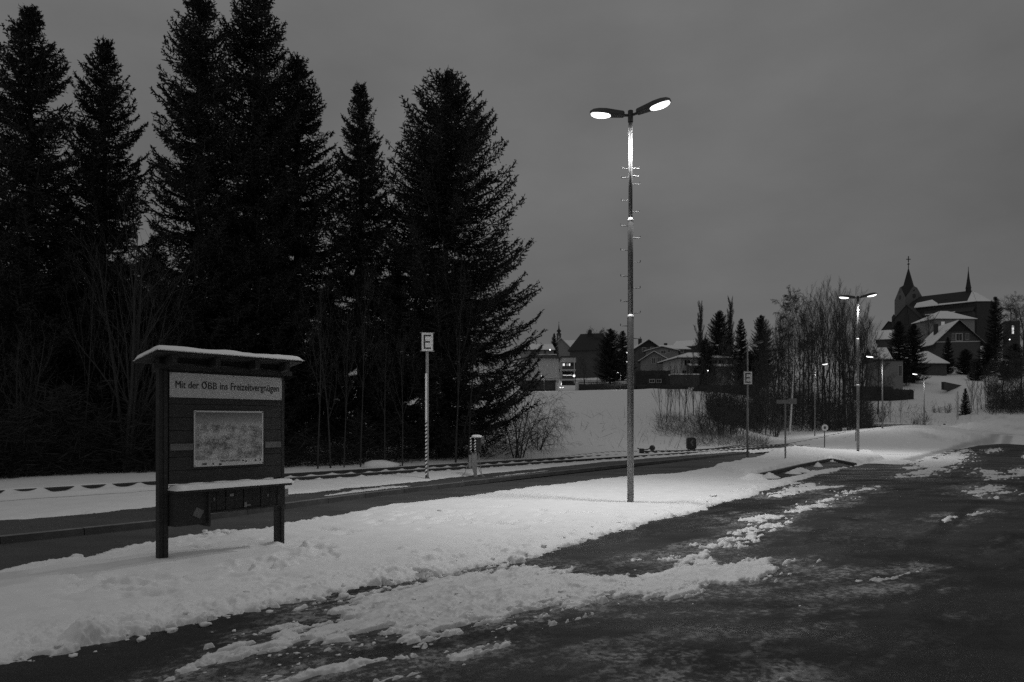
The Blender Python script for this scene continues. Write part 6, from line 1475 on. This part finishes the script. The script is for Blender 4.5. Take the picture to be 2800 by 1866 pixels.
# tower, seen on its corner
tc = W_(2484, 900, 312); TW = 3.9; r2 = TW * math.sqrt(2); e_t = HT(818, 312); g_t = HT(786, 312); sp_t = HT(731, 312)
ta = R(45 + 4)
C4 = [(tc.x + r2 * math.cos(ta + k * math.pi / 2), tc.y + r2 * math.sin(ta + k * math.pi / 2)) for k in range(4)]
part('tower_wall', MB().prism(C4, cz, e_t), church, M_tower)
for k in range(4):
    a, b = Vector((*C4[k], 0)), Vector((*C4[(k + 1) % 4], 0)); m_ = (a + b) / 2; inn = Vector((tc.x, tc.y, 0)); 
    part('tower_gable', MB().add([(*a.xy, e_t), (*b.xy, e_t), (*m_.xy, g_t), tuple((*(a * .9 + inn * .1).xy, e_t)), tuple((*(b * .9 + inn * .1).xy, e_t)), tuple((*(m_ * .9 + inn * .1).xy, g_t))], [(0, 1, 2), (5, 4, 3), (0, 3, 4, 1), (1, 4, 5, 2), (2, 5, 3, 0)]), church, M_tower)
    nr = (m_ - inn).normalized(); al = (b - a).normalized(); q = m_ + nr * .08
    for zz, rr in ((e_t + .6, .85), (e_t + 3.0, .35)):
        part('tower_window', MB().add([tuple(q + al * rr * math.cos(i * math.pi / 4) + Vector((0, 0, zz + rr * 1.2 * math.sin(i * math.pi / 4)))) for i in range(8)], [tuple(range(8))]), church, M_glass)
sp8 = []
for k in range(4):
    a_, b_ = Vector((*C4[k], 0)), Vector((*C4[(k + 1) % 4], 0)); m_ = (a_ + b_) / 2; cc = Vector((tc.x, tc.y, 0)); v_ = cc + (a_ - cc) * .80; w_ = cc + (m_ - cc) * .97
    sp8 += [(v_.x, v_.y, e_t - .6), (w_.x, w_.y, g_t - .15)]
part('spire', MB().add(sp8 + [(cc.x + (p_[0] - cc.x) * .46, cc.y + (p_[1] - cc.y) * .46, g_t + .8) if i % 2 == 0 else (cc.x + (p_[0] - cc.x) * .62, cc.y + (p_[1] - cc.y) * .62, g_t + .8) for i, p_ in enumerate(sp8)] + [(tc.x, tc.y, sp_t)], [(i, (i + 1) % 8, 8 + (i + 1) % 8, 8 + i) for i in range(8)] + [(8 + i, 8 + (i + 1) % 8, 16) for i in range(8)]), church, M_slate)
part('finial', MB().lathe([(.18, 0), (.15, HT(722, 312) - sp_t), (.5, HT(721, 312) - sp_t), (.5, HT(719.5, 312) - sp_t), (.12, HT(718, 312) - sp_t), (.1, HT(712, 312) - sp_t)], 8, (tc.x, tc.y, sp_t - .4)), church, M_slate)
cr = part('cross', MB().box((tc.x, tc.y, HT(709, 312)), (.30, .25, HT(703, 312) - HT(719, 312))), church, M_slate)
part('cross_arm', MB().box((tc.x, tc.y - .02, HT(709.5, 312)), (1.9, .22, .32)), cr, M_slate)
# ridge turret
q = N_(Ln - 1.2, 0, rz_ - .8); part('ridge_turret', MB().lathe([(1.0, 0), (1.0, HT(789, 295) - q.z), (1.15, HT(788, 295) - q.z), (.95, HT(785, 295) - q.z), (.42, HT(760, 295) - q.z), (.12, HT(740, 295) - q.z), (.10, HT(731, 295) - q.z), (0, HT(729, 295) - q.z)], 8, tuple(q)), church, M_slate)
# rectory below the church, gabled house, sheds
house('house with a snowy pyramid roof standing before the church', 2580, 250, 108, 12, 878, 853, .05, 'x', walls=M_plaster2, hip=.8, over=.8, wins=((-.62, 893, 1.4, 1.8, M_litdim), (.2, 893, 1.2, 1.8)), group=None, base_extra=4)
gh = house('tall house with a dark gable and pale window trims on the church hill', 2595, 175, 108, 10, 940, 886, -.18, 'y', walls=M_plaster3, gable_m=M_plaster3, over=1.0, base_extra=2, wins=((-.48, 963, 1.3, 1.7), (-.48, 990, 1.3, 1.6), (.05, 929, 1.5, 1.9), (-.20, 928, .7, 1.6), (.42, 928, .7, 1.6)))
s = F / 175
part('gable_boards', MB().add([(-2.9, -5.2, HT(913, 175) - gh.location.z), (2.9, -5.2, HT(913, 175) - gh.location.z), (0, -5.2, HT(888, 175) - gh.location.z), (-2.9, -5.06, HT(913, 175) - gh.location.z), (2.9, -5.06, HT(913, 175) - gh.location.z), (0, -5.06, HT(888, 175) - gh.location.z)], [(0, 1, 2), (5, 4, 3), (0, 3, 4, 1), (1, 4, 5, 2), (2, 5, 3, 0)]), gh, M_wood)
part('string_course', MB().box((0, -5.06, HT(941, 175) - gh.location.z), (9.6, .12, .22)), gh, M_frame)
part('chimney', MB().box((-2.6, 1, HT(899, 175) - gh.location.z), (.8, .8, 2.6)), gh, M_stone)
win(gh, -.5 * 4.86 + .2, -5.02, HT(962, 175) - gh.location.z, .18, .22, M_lit, bars=False)
house('small gabled house left of the dark conifers below the church', 2420, 185, 36, 8, 932, 906, -.5, 'x', walls=M_plaster3, base_extra=2)
house('low shed with a wide snowy roof between the conifers and the gabled house', 2515, 150, 88, 7, 996, 964, .1, 'x', walls=M_plaster3, hip=.45, base_extra=2)
house('pale narrow house with one slit window at the left end of the white slope', 2417, 118, 44, 6, 992, 988, .08, 'x', walls=M_plaster2, base_extra=1, wins=((.62, 1018, .7, 1.8),), snow=False, over=.1)
house('low house half hidden by the wood, its snowy roof catching light', 2398, 128, 34, 6, 985, 955, -.2, 'x', walls=M_plaster3, base_extra=1)
wl2 = thing('garden_wall', 'low dark wall running up the white slope to the right', 'wall', (0, 0, 0)); a, b = GT(2578, 118), GT(2636, 132); part('wall', MB().box(tuple((a + b) / 2 + Vector((0, 0, .2))), ((b - a).length, .4, 1.3), math.atan2(b.y - a.y, b.x - a.x)), wl2, M_stone)

# small lights of the town, on their posts
def town_lamp(px, py, Y, label, r=.16):
    b = GT(px, Y, -.3); z = HT(py, Y) - b.z; t = thing('street_lamp', label, 'street lamp', b, 0, 'tiny street lamps of the town')
    part('pole', MB().tube([(0, 0, 0), (0, 0, z)], .05, 5), t, M_dsteel); part('globe', MB().lathe([(0, -r), (r * .8, -r * .5), (r, 0), (r * .8, r * .5), (0, r)], 8), t, M_lens_far, True, loc=(0, -.1, z))
town_lamp(1504, 957, 170, 'tiny street lamp shining at the right end of the low snowy roof', .17)
town_lamp(1468, 957, 172, 'tiny street lamp shining before the low snowy roof, beside the spruce tip', .11)
town_lamp(1715, 965, 140, 'tiny street lamp touching the left side of the tall lamp pole, upper one', .13)
town_lamp(1714, 990, 135, 'tiny street lamp touching the left side of the tall lamp pole, lower one', .07)
town_lamp(1935, 1014, 116, 'tiny street lamp right of the porch of the hipped house', .11)
town_lamp(2760, 929, 160, 'tiny street lamp among dark trees at the right edge', .13)
p = W_(2770, 902, 195); lw = thing('lit_house', 'narrow lit window front behind the bare trees at the right edge', 'house', (p.x, p.y, Tz(p.x, p.y) - 1)); part('wall', MB().box((0, .6, (p.z - lw.location.z) / 2 + 1.2), (4, 1, p.z - lw.location.z + 2.4)), lw, M_plaster3); win(lw, 0, .1, p.z - lw.location.z, .7, 2.4, M_lit, bars=False)
